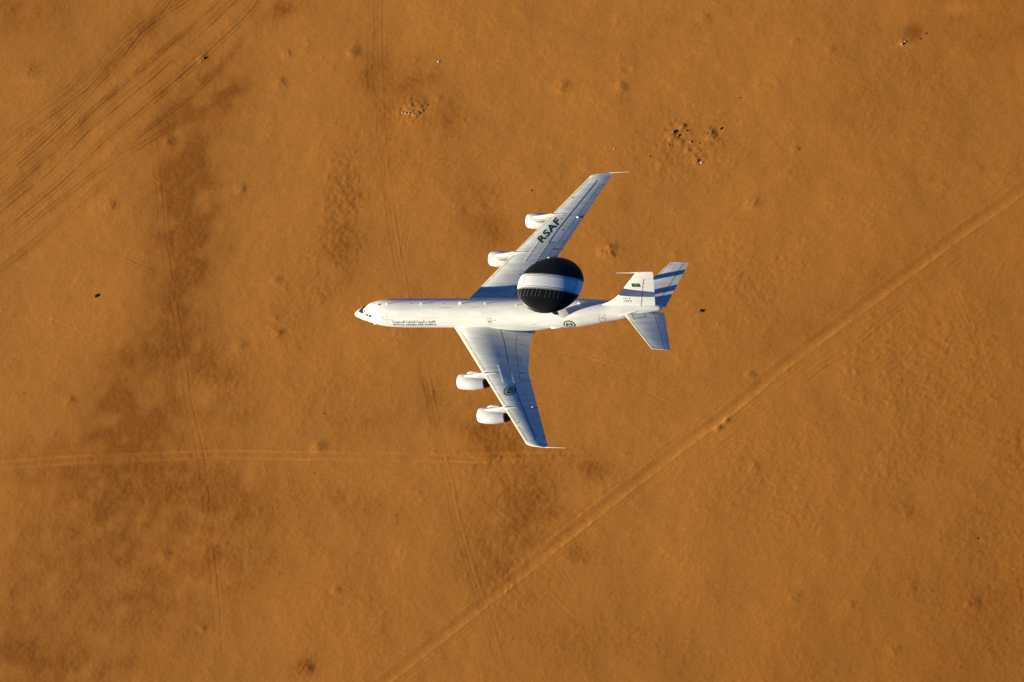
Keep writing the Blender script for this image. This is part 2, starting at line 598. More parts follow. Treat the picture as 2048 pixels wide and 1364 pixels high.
# mounds, pits and scrapes: u, v, radius px, height m (negative = pit), darkness
for (u, v, r_, h_, dk) in [
        (1216, 503, 17, .42, .35), (1125, 173, 15, .38, .5), (1243, 175, 12, .28, .35), (560, 165, 11, .32, .35), (573, 108, 9, .26, .2), (405, 117, 9, .3, .3), (337, 281, 12, .25, .6),
        (480, 376, 12, .28, .4), (221, 412, 12, .28, .5), (1505, 405, 15, .3, .3), (1832, 63, 20, -.30, 1.5), (640, 893, 13, .3, .5), (552, 560, 9, .22, .5), (549, 635, 9, .22, .5), (556, 666, 11, .28, .5),
        (480, 690, 14, .25, .4), (1437, 857, 7, .34, 1.0), (1453, 842, 6, .30, .9), (1500, 750, 9, .25, .3), (330, 1112, 13, .32, .3), (672, 1180, 9, .2, .5), (612, 1336, 13, .3, .5), (405, 1255, 8, .18, .5), (138, 802, 10, .2, .4),
        (1590, 1195, 14, .2, .35), (1700, 1208, 9, .14, .3), (1790, 1300, 10, .16, .4), (1945, 1208, 14, .25, .5), (1814, 1025, 12, .15, .4), (1510, 935, 10, .2, .3), (705, 105, 12, .3, .5), (1410, 35, 12, .15, .3),
        (1660, 100, 10, .15, .2), (1590, 82, 8, .12, .2), (20, 1185, 10, .12, .5), (140, 1335, 16, .2, .5), (875, 195, 8, .15, .3), (60, 140, 16, .2, .4), (1955, 340, 10, .15, .2), (1255, 140, 7, -.12, .2), (1590, 297, 7, .14, .3),
        (1345, 270, 10, .3, .2), (1366, 252, 7, .25, .1), (1432, 262, 10, -.3, .3), (1424, 268, 12, .2, .1), (1378, 300, 7, .16, .1), (1392, 318, 9, .2, .25), (1408, 290, 5, .15, .1), (850, 205, 20, -.22, .1), (832, 222, 22, .25, -.3)]:
    b = blob(u, v, r_, r_ * .85, 25, 2.4)
    b = b * (1 + 0.12 * n_sm + .04 * n_fine)
    H += h_ * 0.36 * b
    rough = np.maximum(rough, .5 * b)
    dark = np.clip(dark + dk * .5 * b, 0, 1.2)
# pale sand patches
for (u, v, ru, rv, k) in [(55, 163, 22, 7, .22), (1915, 18, 40, 14, .16), (840, 224, 34, 10, .06), (1800, 90, 14, 9, .2), (318, 775, 16, 30, .01), (405, 790, 12, 34, .01)]:
    b = blob(u, v, ru, rv, 0)
    albedo += k * b
    dark = dark * (1 - 0.45 * b)

# tyre ruts and tracks ------------------------------------------------------------
track_mask = {}


def ruts(name, pts, offs, wid=0.32, dep=0.07, berm=0.03, lum=-0.05, dk=0.0, fade=(0.0, 0.0), brk=0.5, mask=None, clean=0.0, seed=0):
    d, pos = linedist(pts)
    d = d + 0.05 * band(8, 30, 90 + seed)
    f = np.ones_like(pos)
    if fade[0] > 0:
        f *= np.clip(pos / fade[0], 0, 1)
    if fade[1] > 0:
        f *= np.clip((1 - pos) / fade[1], 0, 1)
    br = np.clip(1 + brk * .9 * band(5, 22, 50 + seed) + .15 * n_mid + .22 * n_sm, 0.0, 1.8)
    global H, albedo, dark, rough
    for o_ in offs:
        off, ww, ll = o_ if isinstance(o_, tuple) else (o_, wid, lum)
        r = d - off
        g = np.exp(-(r / ww)**2) * f * br
        e = (np.exp(-((r - 1.7 * ww) / (.8 * ww))**2) + np.exp(-((r + 1.7 * ww) / (.8 * ww))**2)) * f * br
        H += -dep * g + berm * e
        albedo += ll * g - 0.3 * ll * e
        dark = np.clip(dark + dk * g, 0, 1.2)
    if mask is not None:
        m_ = (np.abs(d) < mask) & (f > 0.05)
        track_mask.setdefault(name, np.zeros((NY, NX), bool))
        track_mask[name] |= m_
        if clean:
            k = np.exp(-(d / (mask * .9))**4) * f
            dark *= 1 - clean * k
            rough *= 1 - 0.6 * clean * k


ROAD = [(2120, 330), (2048, 379), (1929, 463), (1815, 549), (1690, 641), (1553, 745), (1450, 833), (1348, 907), (1227, 1001), (1124, 1083), (1049, 1144), (905, 1258), (760, 1374), (700, 1425)]
ruts('dirt_road', ROAD, [(-.95, .75, -.12), (.6, .36, .22), (-.15, .45, .07), (1.2, .28, -.07), (-2.1, .25, .05), (2.2, .2, .04)], dep=.009, berm=.004, brk=.12, mask=2.5, clean=.35, seed=1)
ruts('dirt_road', [(1985, 470), (1960, 492), (1880, 552), (1690, 706), (1638, 737), (1560, 800), (1485, 862), (1330, 985)], [-.45, .5], wid=.3, dep=.005, berm=.003, lum=-.06, fade=(.1, .2), brk=.7, seed=2)
ruts('dirt_road', [(1500, 760), (1420, 830), (1290, 925), (1150, 1030), (1040, 1120)], [0], wid=.35, dep=.006, berm=.003, lum=-.04, fade=(.2, .2), brk=.6, seed=3)
HT = [(-60, 936), (34, 929), (120, 922), (205, 918.5), (342, 912), (444, 910), (700, 914), (885, 917), (1000, 915), (1107, 913), (1220, 910), (1330, 905)]
ruts('tyre_track', HT, [(-.75, .28, .10), (.75, .28, .11)], dep=.012, berm=.008, fade=(.03, .2), brk=.35, mask=1.5, clean=.3, seed=4)
ruts('tyre_track', [(880, 918), (953, 922), (1040, 924), (1107, 921), (1200, 915)], [-.5, .4], wid=.3, dep=.014, berm=.01, lum=.03, fade=(.15, .3), brk=.4, seed=5)
VT = [(757, -40), (757, 102), (761, 191), (766, 280), (779, 403), (798, 520), (822, 640), (842, 707), (859, 782), (875, 858), (894, 940), (911, 1022), (935, 1107), (952, 1165), (972, 1220), (1000, 1320), (1012, 1390)]
ruts('tyre_track', VT, [(-.85, .26, -.05), (.85, .26, -.05), (0, .3, .035)], dep=.007, berm=.0035, dk=.10, fade=(.02, .05), brk=.4, mask=1.7, seed=6)
ruts('tyre_track', [(738, 90), (742, 150), (746, 195)], [-.6, .5], wid=.28, dep=.008, berm=.004, lum=-.03, dk=.2, fade=(.3, .3), brk=.3, seed=7)
ruts('tyre_track', [(772, 195), (782, 205), (789, 220), (790, 240), (785, 255)], [-.45, .45], wid=.25, dep=.006, berm=.004, lum=.04, fade=(.2, .2), brk=.2, seed=8)
LT = [(304, 210), (314, 330), (322, 400), (325, 470), (342, 566), (352, 620), (361, 680), (369, 730), (376, 800), (393, 870), (402, 905), (412, 983), (424, 1103), (433, 1200), (438, 1300), (441, 1390)]
ruts('tyre_track', LT, [(-.6, .26, .03), (.6, .26, -.07), (0, .25, .07)], dep=.013, berm=.010, dk=.10, fade=(.2, .05), brk=.5, mask=1.4, seed=9)
ruts('tyre_track', [(258, 1060), (262, 1180), (268, 1300)], [-.4, .4], wid=.28, dep=.008, berm=.004, lum=-.05, fade=(.3, .3), brk=.4, seed=10)
BANDS = [
    ([(-30, 384), (0, 359), (85, 284), (147, 226), (212, 154), (284, 60), (383, -5), (420, -35)], [(-.3, .34, -.15), (.6, .2, -.10), (1.5, .18, -.07), (-1.3, .2, -.06)]),
    ([(-30, 330), (0, 311), (100, 236), (180, 175), (235, 110), (310, 45), (345, 0), (370, -30)], [(0, .24, -.10), (.9, .2, -.08), (2.2, .2, -.05)]),
    ([(-30, 425), (0, 403), (113, 301), (191, 219), (290, 137), (359, 75), (434, 7), (470, -30)], [(0, .32, -.16), (-1.1, .2, .06), (-.6, .18, -.07), (.8, .2, -.08)]),
    ([(-30, 450), (0, 427), (103, 342), (178, 262), (308, 156), (393, 77), (472, 3), (500, -30)], [(0, .26, -.14), (.9, .22, .06), (1.5, .18, -.06)]),
    ([(-30, 490), (14, 458), (120, 369), (222, 273), (325, 185), (403, 116), (485, 41), (530, -10)], [(0, .28, -.15), (-.9, .2, -.06), (1.0, .18, .05)]),
    ([(230, 318), (290, 267), (376, 202), (437, 147), (492, 75), (545, 20)], [(0, .22, -.12), (.7, .18, -.06)]),
    ([(-20, 520), (90, 430), (200, 345), (310, 280), (392, 232), (470, 185)], [(0, .2, -.05), (1.0, .2, -.04)]),
    ([(-30, 350), (10, 318), (60, 275), (140, 212)], [(0, .26, -.10)]),
    ([(20, 365), (60, 335), (160, 250), (260, 165), (330, 105), (410, 40)], [(0, .22, .08), (1.3, .2, -.08), (.6, .18, -.06)]),
    ([(-20, 300), (60, 240), (140, 180), (200, 120)], [(0, .2, -.05), (1.2, .2, -.05)]),
    ([(-20, 560), (60, 500), (150, 420), (260, 330)], [(0, .2, -.05), (1.4, .2, -.04)]),
]
for i, (pts, offs) in enumerate(BANDS):
    ruts('tyre_track', pts, offs, dep=.010, berm=.004, dk=.22, fade=(.0 if i < 5 else .2, .0 if i < 5 else .25), brk=.45, mask=.9, seed=20 + i)
    ruts('tyre_track', pts, [(.5, 1.2, -.02)], dep=.0, berm=.0, dk=.13, fade=(.1, .1), brk=.8, seed=70 + i)
for i, pts in enumerate([[(290, 350), (350, 390), (412, 420), (460, 445)], [(302, 348), (345, 398), (392, 446)], [(400, 470), (320, 530)], [(380, 398), (470, 372), (560, 352)],
                         [(1110, 700), (1160, 720), (1250, 760), (1329, 806), (1390, 842)], [(160, 480), (300, 540), (420, 600)], [(60, 620), (150, 660), (240, 700)], [(410, 712), (470, 711), (600, 703)], [(410, 706), (520, 690), (650, 694)],
                         [(1140, 700), (1240, 735), (1350, 800)], [(920, 960), (980, 1010), (1100, 1120)], [(1150, 1180), (1100, 1110)], [(1000, 1300), (1090, 1180), (1150, 1240), (1200, 1340)],
                         [(1900, 560), (1960, 700), (2010, 860)], [(1790, 860), (1800, 980)], [(1480, 200), (1380, 250), (1300, 330)], [(1010, 300), (930, 320), (860, 350)], [(820, 430), (806, 500), (800, 580)], [(690, 490), (640, 520), (580, 500)]]):
    ruts('tyre_track', pts, [-.35, .35] if i % 2 else [0], wid=.24, dep=.007, berm=.005, lum=.05 if i < 4 else (-.05 if i % 3 else .05), fade=(.15, .25), brk=.5, seed=40 + i)

# fade the relief to nothing at the border so that the wide plain joins flush
e = np.minimum.reduce([GX - gx[0], gx[-1] - GX, GY - gy[0], gy[-1] - GY])
H -= H.mean()
H *= np.clip(e / 8.0, 0, 1)
H[e < 0.01] = 0.0

SAND = np.array([0.372, 0.1425, 0.0255])
VARN = np.array([0.222, 0.072, 0.0088])
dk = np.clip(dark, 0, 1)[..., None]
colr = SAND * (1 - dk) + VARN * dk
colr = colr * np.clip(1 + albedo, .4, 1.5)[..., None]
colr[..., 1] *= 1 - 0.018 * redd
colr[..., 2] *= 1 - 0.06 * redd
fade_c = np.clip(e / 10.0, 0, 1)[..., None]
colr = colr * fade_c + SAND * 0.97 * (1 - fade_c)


def height(u, v):
    x, y = gp(u, v)
    i, j = int(round((x - gx0) / STEP)), int(round((y - gy0) / STEP))
    if 0 <= i < NX and 0 <= j < NY:
        return float(H[j, i])
    return 0.0


M_SAND = bpy.data.materials.new('desert_sand')
M_SAND.use_nodes = True
n, l = M_SAND.node_tree.nodes, M_SAND.node_tree.links
b = n['Principled BSDF']
b.inputs['Roughness'].default_value = 0.95
b.inputs['Specular IOR Level'].default_value = 0.1
at = n.new('ShaderNodeAttribute'); at.attribute_name = 'sand'
tc = n.new('ShaderNodeTexCoord')
t1 = n.new('ShaderNodeTexNoise'); t1.inputs['Scale'].default_value = 2.6; t1.inputs['Detail'].default_value = 7; t1.inputs['Roughness'].default_value = .7
l.new(tc.outputs['Object'], t1.inputs['Vector'])
mr = n.new('ShaderNodeMapRange'); mr.inputs['From Min'].default_value = .3; mr.inputs['From Max'].default_value = .7
mr.inputs['To Min'].default_value = .92; mr.inputs['To Max'].default_value = 1.08
l.new(t1.outputs['Fac'], mr.inputs['Value'])
vm = n.new('ShaderNodeVectorMath'); vm.operation = 'SCALE'
l.new(at.outputs['Color'], vm.inputs[0]); l.new(mr.outputs['Result'], vm.inputs['Scale'])
l.new(vm.outputs[0], b.inputs['Base Color'])
t2 = n.new('ShaderNodeTexNoise'); t2.inputs['Scale'].default_value = 2.0; t2.inputs['Detail'].default_value = 8; t2.inputs['Roughness'].default_value = .72
l.new(tc.outputs['Object'], t2.inputs['Vector'])
bp = n.new('ShaderNodeBump'); bp.inputs['Distance'].default_value = 0.030; bp.inputs['Strength'].default_value = 1.0
l.new(t2.outputs['Fac'], bp.inputs['Height'])
l.new(bp.outputs['Normal'], b.inputs['Normal'])

co = np.stack([GX, GY, H], -1).reshape(-1, 3)
gz_y, gz_x = np.gradient(H, STEP)
nrm = np.stack([-gz_x, -gz_y, np.ones_like(H)], -1).reshape(-1, 3)
nrm /= np.linalg.norm(nrm, axis=1)[:, None]
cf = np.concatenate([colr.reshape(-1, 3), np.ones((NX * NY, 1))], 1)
J, I = np.mgrid[0:NY - 1, 0:NX - 1]
q0 = (J * NX + I).reshape(-1)
QUADS = np.stack([q0, q0 + 1, q0 + NX + 1, q0 + NX], 1)


def sheet(name, quads, extra=None):
    used = np.unique(quads)
    remap = np.full(NX * NY, -1, np.int64)
    remap[used] = np.arange(len(used))
    V, N, Cc = co[used], nrm[used], cf[used]
    Q = remap[quads]
    if extra is not None:
        ev, eq = extra
        Q = np.concatenate([Q, eq + len(V)])
        V = np.concatenate([V, ev])
        N = np.concatenate([N, np.tile([0, 0, 1.0], (len(ev), 1))])
        Cc = np.concatenate([Cc, np.tile([*(SAND * 0.97), 1.0], (len(ev), 1))])
    me = bpy.data.meshes.new(name)
    me.vertices.add(len(V)); me.vertices.foreach_set('co', V.astype(np.float32).ravel())
    me.loops.add(Q.size); me.loops.foreach_set('vertex_index', Q.astype(np.int32).ravel())
    me.polygons.add(len(Q))
    me.polygons.foreach_set('loop_start', np.arange(0, Q.size, 4, dtype=np.int32))
    me.polygons.foreach_set('loop_total', np.full(len(Q), 4, np.int32))
    me.polygons.foreach_set('use_smooth', np.ones(len(Q), bool))
    me.update(calc_edges=True)
    a = me.color_attributes.new('sand', 'FLOAT_COLOR', 'POINT')
    a.data.foreach_set('color', Cc.astype(np.float32).ravel())
    me.normals_split_custom_set_from_vertices(N.tolist())
    me.materials.append(M_SAND)
    return link(name, me, None, kind='structure')


owner = np.zeros(len(QUADS), np.int8)
road_m = track_mask['dirt_road'][:-1, :-1].reshape(-1)
trk_m = track_mask['tyre_track'][:-1, :-1].reshape(-1)
owner[trk_m] = 2
owner[road_m] = 1
# the wide plain round the detailed part, out to the horizon
bx = [gx[0], gx[-1]]; by = [gy[0], gy[-1]]
rx = [-16000, -1500, bx[0], bx[1], 1500, 16000]
ry = [-16000, -1500, by[0], by[1], 1500, 16000]
ev = np.array([(x, y, 0.0) for y in ry for x in rx])
eq = np.array([(j * 6 + i, j * 6 + i + 1, (j + 1) * 6 + i + 1, (j + 1) * 6 + i) for j in range(5) for i in range(5) if not (i == 2 and j == 2)])
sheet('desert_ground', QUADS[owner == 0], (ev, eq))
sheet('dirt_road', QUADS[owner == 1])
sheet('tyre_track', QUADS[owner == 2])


# ------------------------------------------------------------------ THE AIRCRAFT
ROOT = bpy.data.objects.new('surveillance_aircraft', None)
COL.objects.link(ROOT)
ROOT.empty_display_size = 2
Mr = Matrix.Identity(4)
for i in range(3):
    for j in range(3):
        Mr[i][j] = A[i, j]
    Mr[i][3] = ORG[i]
ROOT.matrix_world = Mr
ROOT['label'] = 'white four-engined jet with black and white rotating radar dome on its back, flying over desert'
ROOT['category'] = 'aircraft'

# ---- fuselage
xs = np.concatenate([[-.02, 0, .03, .07, .12, .2, .3, .45, .63, .85], np.arange(1.1, 6.0, .25), np.arange(6, 28, .9), np.arange(28, 43.5, .4), [43.6, 43.8, 44.0, 44.1, 44.17, 44.21, 44.235]])
rings = [[fus(x, p) for p in np.linspace(0, 360, 72, endpoint=False)] for x in xs]
FUS = mesh('fuselage', *loft(rings), M_FUS, ROOT)


def body_fair(s):
    pass


# wing to body fairing
rings = []
for x in np.linspace(14.9, 28.4, 40):
    t = (x - 14.9) / 13.5
    k = math.sin(math.pi * min(max(t, 0.0), 1.0) ** .8) ** 0.8
    ring = []
    for a in np.linspace(0, 2 * math.pi, 40, endpoint=False):
        yy = (1.25 + 0.95 * k) * math.cos(a)
        zz = -1.62 + (0.25 + 0.66 * k) * math.sin(a)
        ring.append((x, yy, zz - .18 * (1 - k)))
    rings.append(ring)
mesh('wing_root_fairing', *loft(rings), M_FUS, FUS)


def fus_poly(name, pts, m, parent, off=0.02, sub=7):
    """polygon in (x, phi) laid on the skin, refined so that it follows the curve"""
    bm = bmesh.new()
    vs = [bm.verts.new((p[0], p[1] / 30.0, 0)) for p in pts]
    bm.faces.new(vs)
    bmesh.ops.triangulate(bm, faces=bm.faces)
    for _ in range(sub):
        es = [e_ for e_ in bm.edges if e_.calc_length() > 0.07]
        if not es:
            break
        bmesh.ops.subdivide_edges(bm, edges=es, cuts=1, use_grid_fill=False)
        bmesh.ops.triangulate(bm, faces=bm.faces)
    bm.verts.ensure_lookup_table()
    for i, v_ in enumerate(bm.verts):
        v_.index = i
    V = [fus(v_.co.x, v_.co.y * 30.0, off) for v_ in bm.verts]
    F = [[v_.index for v_ in f_.verts] for f_ in bm.faces]
    bm.free()
    return mesh(name, V, F, m, parent)


WS = [(.80, 9), (.83, 2), (1.0, -11), (1.25, -22), (1.7, -34), (2.05, -44), (2.25, -41), (2.22, -32), (2.1, -16), (1.9, -1.5), (1.62, 11), (1.77, 31), (1.88, 45.5), (1.43, 39), (1.04, 27.5)]
fus_poly('windscreen', WS, M_GLASS, FUS, .022)
for pts in ([(1.8, 12.5), (1.93, 12.8), (2.17, 35.2), (2.04, 41)], [(2.26, 42.2), (2.60, 44.5), (2.52, 60.0), (2.08, 50)], [(2.78, 46.5), (3.11, 49), (3.20, 59), (2.66, 61)],
            [(2.26, -50), (2.60, -52), (2.52, -66), (2.08, -57)], [(2.78, -54), (3.11, -56), (3.20, -66), (2.66, -67)]):
    fus_poly('cockpit_window', pts, M_GLASS, FUS, .022)
for pts in ([(2.3, 24), (2.43, 26), (2.43, 30), (2.3, 28)], [(2.57, 33), (2.68, 34.5), (2.66, 38), (2.55, 36.5)]):
    fus_poly('eyebrow_vent', pts, M_SEAM, FUS, .012)
fus_poly('red_emblem', [(4.02, 6.2), (4.16, 1.2), (4.03, -6.8), (4.30, -3.0), (4.56, -7.5), (4.48, -1), (4.58, 6), (4.36, 2.2), (4.22, 1.8)], M_RED, FUS, .012)
for (x, p) in ((3.12, -17), (3.42, -13)):
    fus_poly('roof_vent', [(x, p), (x + .14, p - .5), (x + .13, p + 3), (x, p + 3)], M_SEAM, FUS)
fus_poly('roof_vent', [(3.3, 11.6), (3.42, 11.8), (3.42, 14), (3.3, 14)], M_TAN, FUS)


def outline(x0, x1, p0, p1, wd, m, parent, name='door_outline', tilt=0.0):
    r = wd / 2
    pdeg = math.degrees(wd / 1.9)
    parts = [fus_patch(x0, x1, p0, p0 + pdeg, .013, 5), fus_patch(x0, x1, p1 - pdeg, p1, .013, 5),
             fus_patch(x0, x0 + wd, p0 + pdeg, p1 - pdeg, .013, 6), fus_patch(x1 - wd, x1, p0 + pdeg, p1 - pdeg, .013, 6)]
    return mesh(name, *add(*parts), m, parent)


M_YELF = mat('faded_yellow_paint', (0.66, 0.58, 0.34), 0.5)
outline(4.62, 5.46, 37, 92, .07, M_YELF, FUS)
outline(20.0, 20.52, 57, 87, .07, M_YELF, FUS)
fus_poly('yellow_step_mark', [(20.02, 57.0), (20.5, 57.0), (20.5, 60.0), (20.02, 60.0)], M_YEL, FUS, .016)
outline(35.58, 36.45, 51, 124, .075, M_YELF, FUS)
fus_poly('door_window', [(20.17, 70), (20.32, 69), (20.36, 75.5), (20.2, 76.5)], M_GLASS, FUS, .014)
fus_poly('door_window', [(4.97, 55.5), (5.1, 55.5), (5.1, 59.5), (4.97, 59.5)], M_SEAM, FUS, .014)
fus_poly('door_window', [(36.03, 69.5), (36.2, 69.5), (36.2, 76), (36.03, 76)], M_SEAM, FUS, .014)
for (x0, x1, p) in ((5.45, 6.05, 66), (20.62, 21.18, 65), (36.5, 37.15, 98)):
    fus_poly('rescue_arrow', [(x0, p), (x1, p + .3), (x1, p + 2.6), (x0, p + 2.4)], M_TAN, FUS)
for (x0, x1, p0, p1) in ((4.95, 5.15, 65, 67.3), (35.9, 36.15, 97, 100)):
    fus_poly('handle_recess', [(x0, p0), (x1, p0), (x1, p1), (x0, p1)], M_SEAM, FUS)
M_FAINT = mat('faint_tan_stencil', (0.64, 0.56, 0.44), 0.6, noise=(9.0, 0.3, (1, 1, 1)))
for (x0, x1, p0, p1) in ((13.1, 13.5, 15.5, 17.5), (13.6, 14.0, 15, 18.5), (14.1, 14.35, 15, 18.5), (14.45, 14.72, 15, 18.8), (15.9, 16.5, 14.5, 15.8), (18.0, 18.15, 14.5, 18), (18.2, 19.4, 13.4, 14.6)):
    fus_poly('stencil_mark', [(x0, p0), (x1, p0), (x1, p1), (x0, p1)], M_FAINT, FUS)

letters('arabic_title_word', arabic('القوات الجوية الملكية السعودية'), M_GREEN, FUS, (6.2, 83.2), (12.42, 81.2), (6.2, 69.6), fus, .014, bold=.012, split=.009)
letters('latin_title_word', 'ROYAL SAUDI AIR FORCE', M_GREEN, FUS, (6.19, 97.5), (12.42, 94.5), (6.19, 86.6), fus, .014, bold=.012, split=.014)


def roundel(parent, fn, c, ex, ey, rad, inner_white, fat=1.0):
    """green ring, white ring, green field with a palm over crossed swords; ex/ey are unit steps of the two surface coordinates per metre"""
    def disc(r0, r1, m, name, off):
        V, F = [], []
        n_ = 40
        K = 4
        for k in range(K + 1):
            r = r0 + (r1 - r0) * k / K
            for i in range(n_):
                t = 2 * math.pi * i / n_
                a_, b_ = r * math.cos(t), r * math.sin(t)
                V.append(fn(c[0] + a_ * ex[0] + b_ * ey[0], c[1] + a_ * ex[1] + b_ * ey[1], off * .85))
        for k in range(K):
            for i in range(n_):
                F.append((k * n_ + i, k * n_ + (i + 1) % n_, (k + 1) * n_ + (i + 1) % n_, (k + 1) * n_ + i))
        return mesh(name, V, F, m, par)
    par = parent
    first = disc(0.78 * rad, rad, M_GREEN, 'roundel_outer_ring', .013)
    disc(inner_white * rad, 0.78 * rad, M_WHITE, 'roundel_white_ring', .013)
    disc(0.0, inner_white * rad, M_GREEN, 'roundel_green_field', .013)

    def loc(a_, b_):
        return (c[0] + a_ * ex[0] + b_ * ey[0], c[1] + a_ * ex[1] + b_ * ey[1])

    def stroke(pts, wd):
        V, F = [], []
        P = [Vector((*p, 0)) * rad * inner_white for p in pts]
        for i, p in enumerate(P):
            d = (P[min(i + 1, len(P) - 1)] - P[max(i - 1, 0)]).normalized()
            nn = Vector((-d.y, d.x, 0)) * wd * rad * inner_white / 2
            for q in (p + nn, p - nn):
                V.append(fn(*loc(q.x, q.y), .0155))
        for i in range(len(P) - 1):
            F.append((2 * i, 2 * i + 1, 2 * i + 3, 2 * i + 2))
        return V, F
    palm = add(stroke([(0, -.15), (0, .5)], .10 * fat), *[stroke([(0, .5), (.16 * sx, .66), (.34 * sx, .58 - .14 * k)], .10 * fat) for sx in (-1, 1) for k in (0, 1)], stroke([(0, .5), (0, .80)], .12 * fat))
    mesh('roundel_palm', *palm, M_WHITE, par)
    sw = add(stroke([(-.5, .0), (-.15, -.22), (.2, -.45), (.52, -.62)], .10 * fat), stroke([(.5, .0), (.15, -.22), (-.2, -.45), (-.52, -.62)], .10 * fat))
    mesh('roundel_swords', *sw, M_WHITE, par)


deg_m = math.degrees(1 / 1.93)
roundel(FUS, fus, (31.37, 91.5), (1, 0), (0, -deg_m * .97), .82, .62, 1.7)

# antennas on the crown
for (x, p, hgt, ch, nm) in ((5.43, 0, .42, .30, 'blade_antenna'), (10.46, 0, .42, .30, 'blade_antenna'), (16.05, 0, .55, .5, 'blade_antenna'), (19.65, 0, .42, .30, 'blade_antenna'), (24.1, 6, .35, .22, 'blade_antenna'), (32.9, -2, .42, .60, 'blade_antenna'),
                            (37.6, 0, .3, .3, 'blade_antenna')):
    b0 = fus(x, p, -.02)
    rr = []
    for k, sh in ((0, 1.0), (.6, .8), (1, .55)):
        z = b0.z + hgt * k
        c_ = ch * sh
        xx = b0.x + ch * .45 * k
        rr.append([(xx - c_ / 2, b0.y, z), (xx - c_ * .2, b0.y - .035, z), (xx + c_ / 2, b0.y, z), (xx - c_ * .2, b0.y + .035, z)])
    mesh(nm, *loft(rr), M_WHITE, FUS, smooth=False)
for (x, p) in ((8.9, -4), (11.8, -5), (13.6, -5), (26.36, 85)):
    c_ = fus(x, p, .0)
    fus_poly('drain_port', [(x, p), (x + .12, p), (x + .12, p + 3), (x, p + 3)], M_SEAM, FUS)
# air scoop low on the port side and small nose probe blisters
rr = []
for k, (dx, r_) in enumerate(((0, .06), (.12, .13), (.4, .16), (.8, .13), (1.4, .04))):
    c_ = fus(28.6 + dx, 108, .04)
    rr.append([(c_.x, c_.y + r_ * math.cos(t), c_.z + r_ * math.sin(t)) for t in np.linspace(0, 2 * math.pi, 14, endpoint=False)])
mesh('air_scoop', *loft(rr), M_WHITE, FUS)
rr = []
for dx, r_ in ((0, .03), (.1, .12), (.3, .13), (.5, .04)):
    c_ = fus(3.0 + dx, 112, .02)
    rr.append([(c_.x, c_.y + r_ * math.cos(t), c_.z + r_ * math.sin(t)) for t in np.linspace(0, 2 * math.pi, 10, endpoint=False)])
mesh('probe_blister', *loft(rr), M_WHITE, FUS)
for s in (1, -1):           # slender fairing along the tail where the tailplane slides
    rr = []
    for k in range(13):
        t = k / 12
        x = 38.3 + 3.0 * t
        w_, zc, h = sec(x)
        r_ = .12 * math.sin(math.pi * min(.08 + .92 * t, 1)) ** .5 * (1 - .2 * t) + .01
        a = R(76 - 24 * t)
        cy, cz = s * (w_ - .02) * math.sin(a), zc + (h - .02) * math.cos(a)
        rr.append([(x, cy + r_ * math.cos(q), cz + r_ * math.sin(q)) for q in np.linspace(0, 2 * math.pi, 12, endpoint=False)])
    mesh('tail_slot_fairing', *loft(rr), M_FUS, FUS)

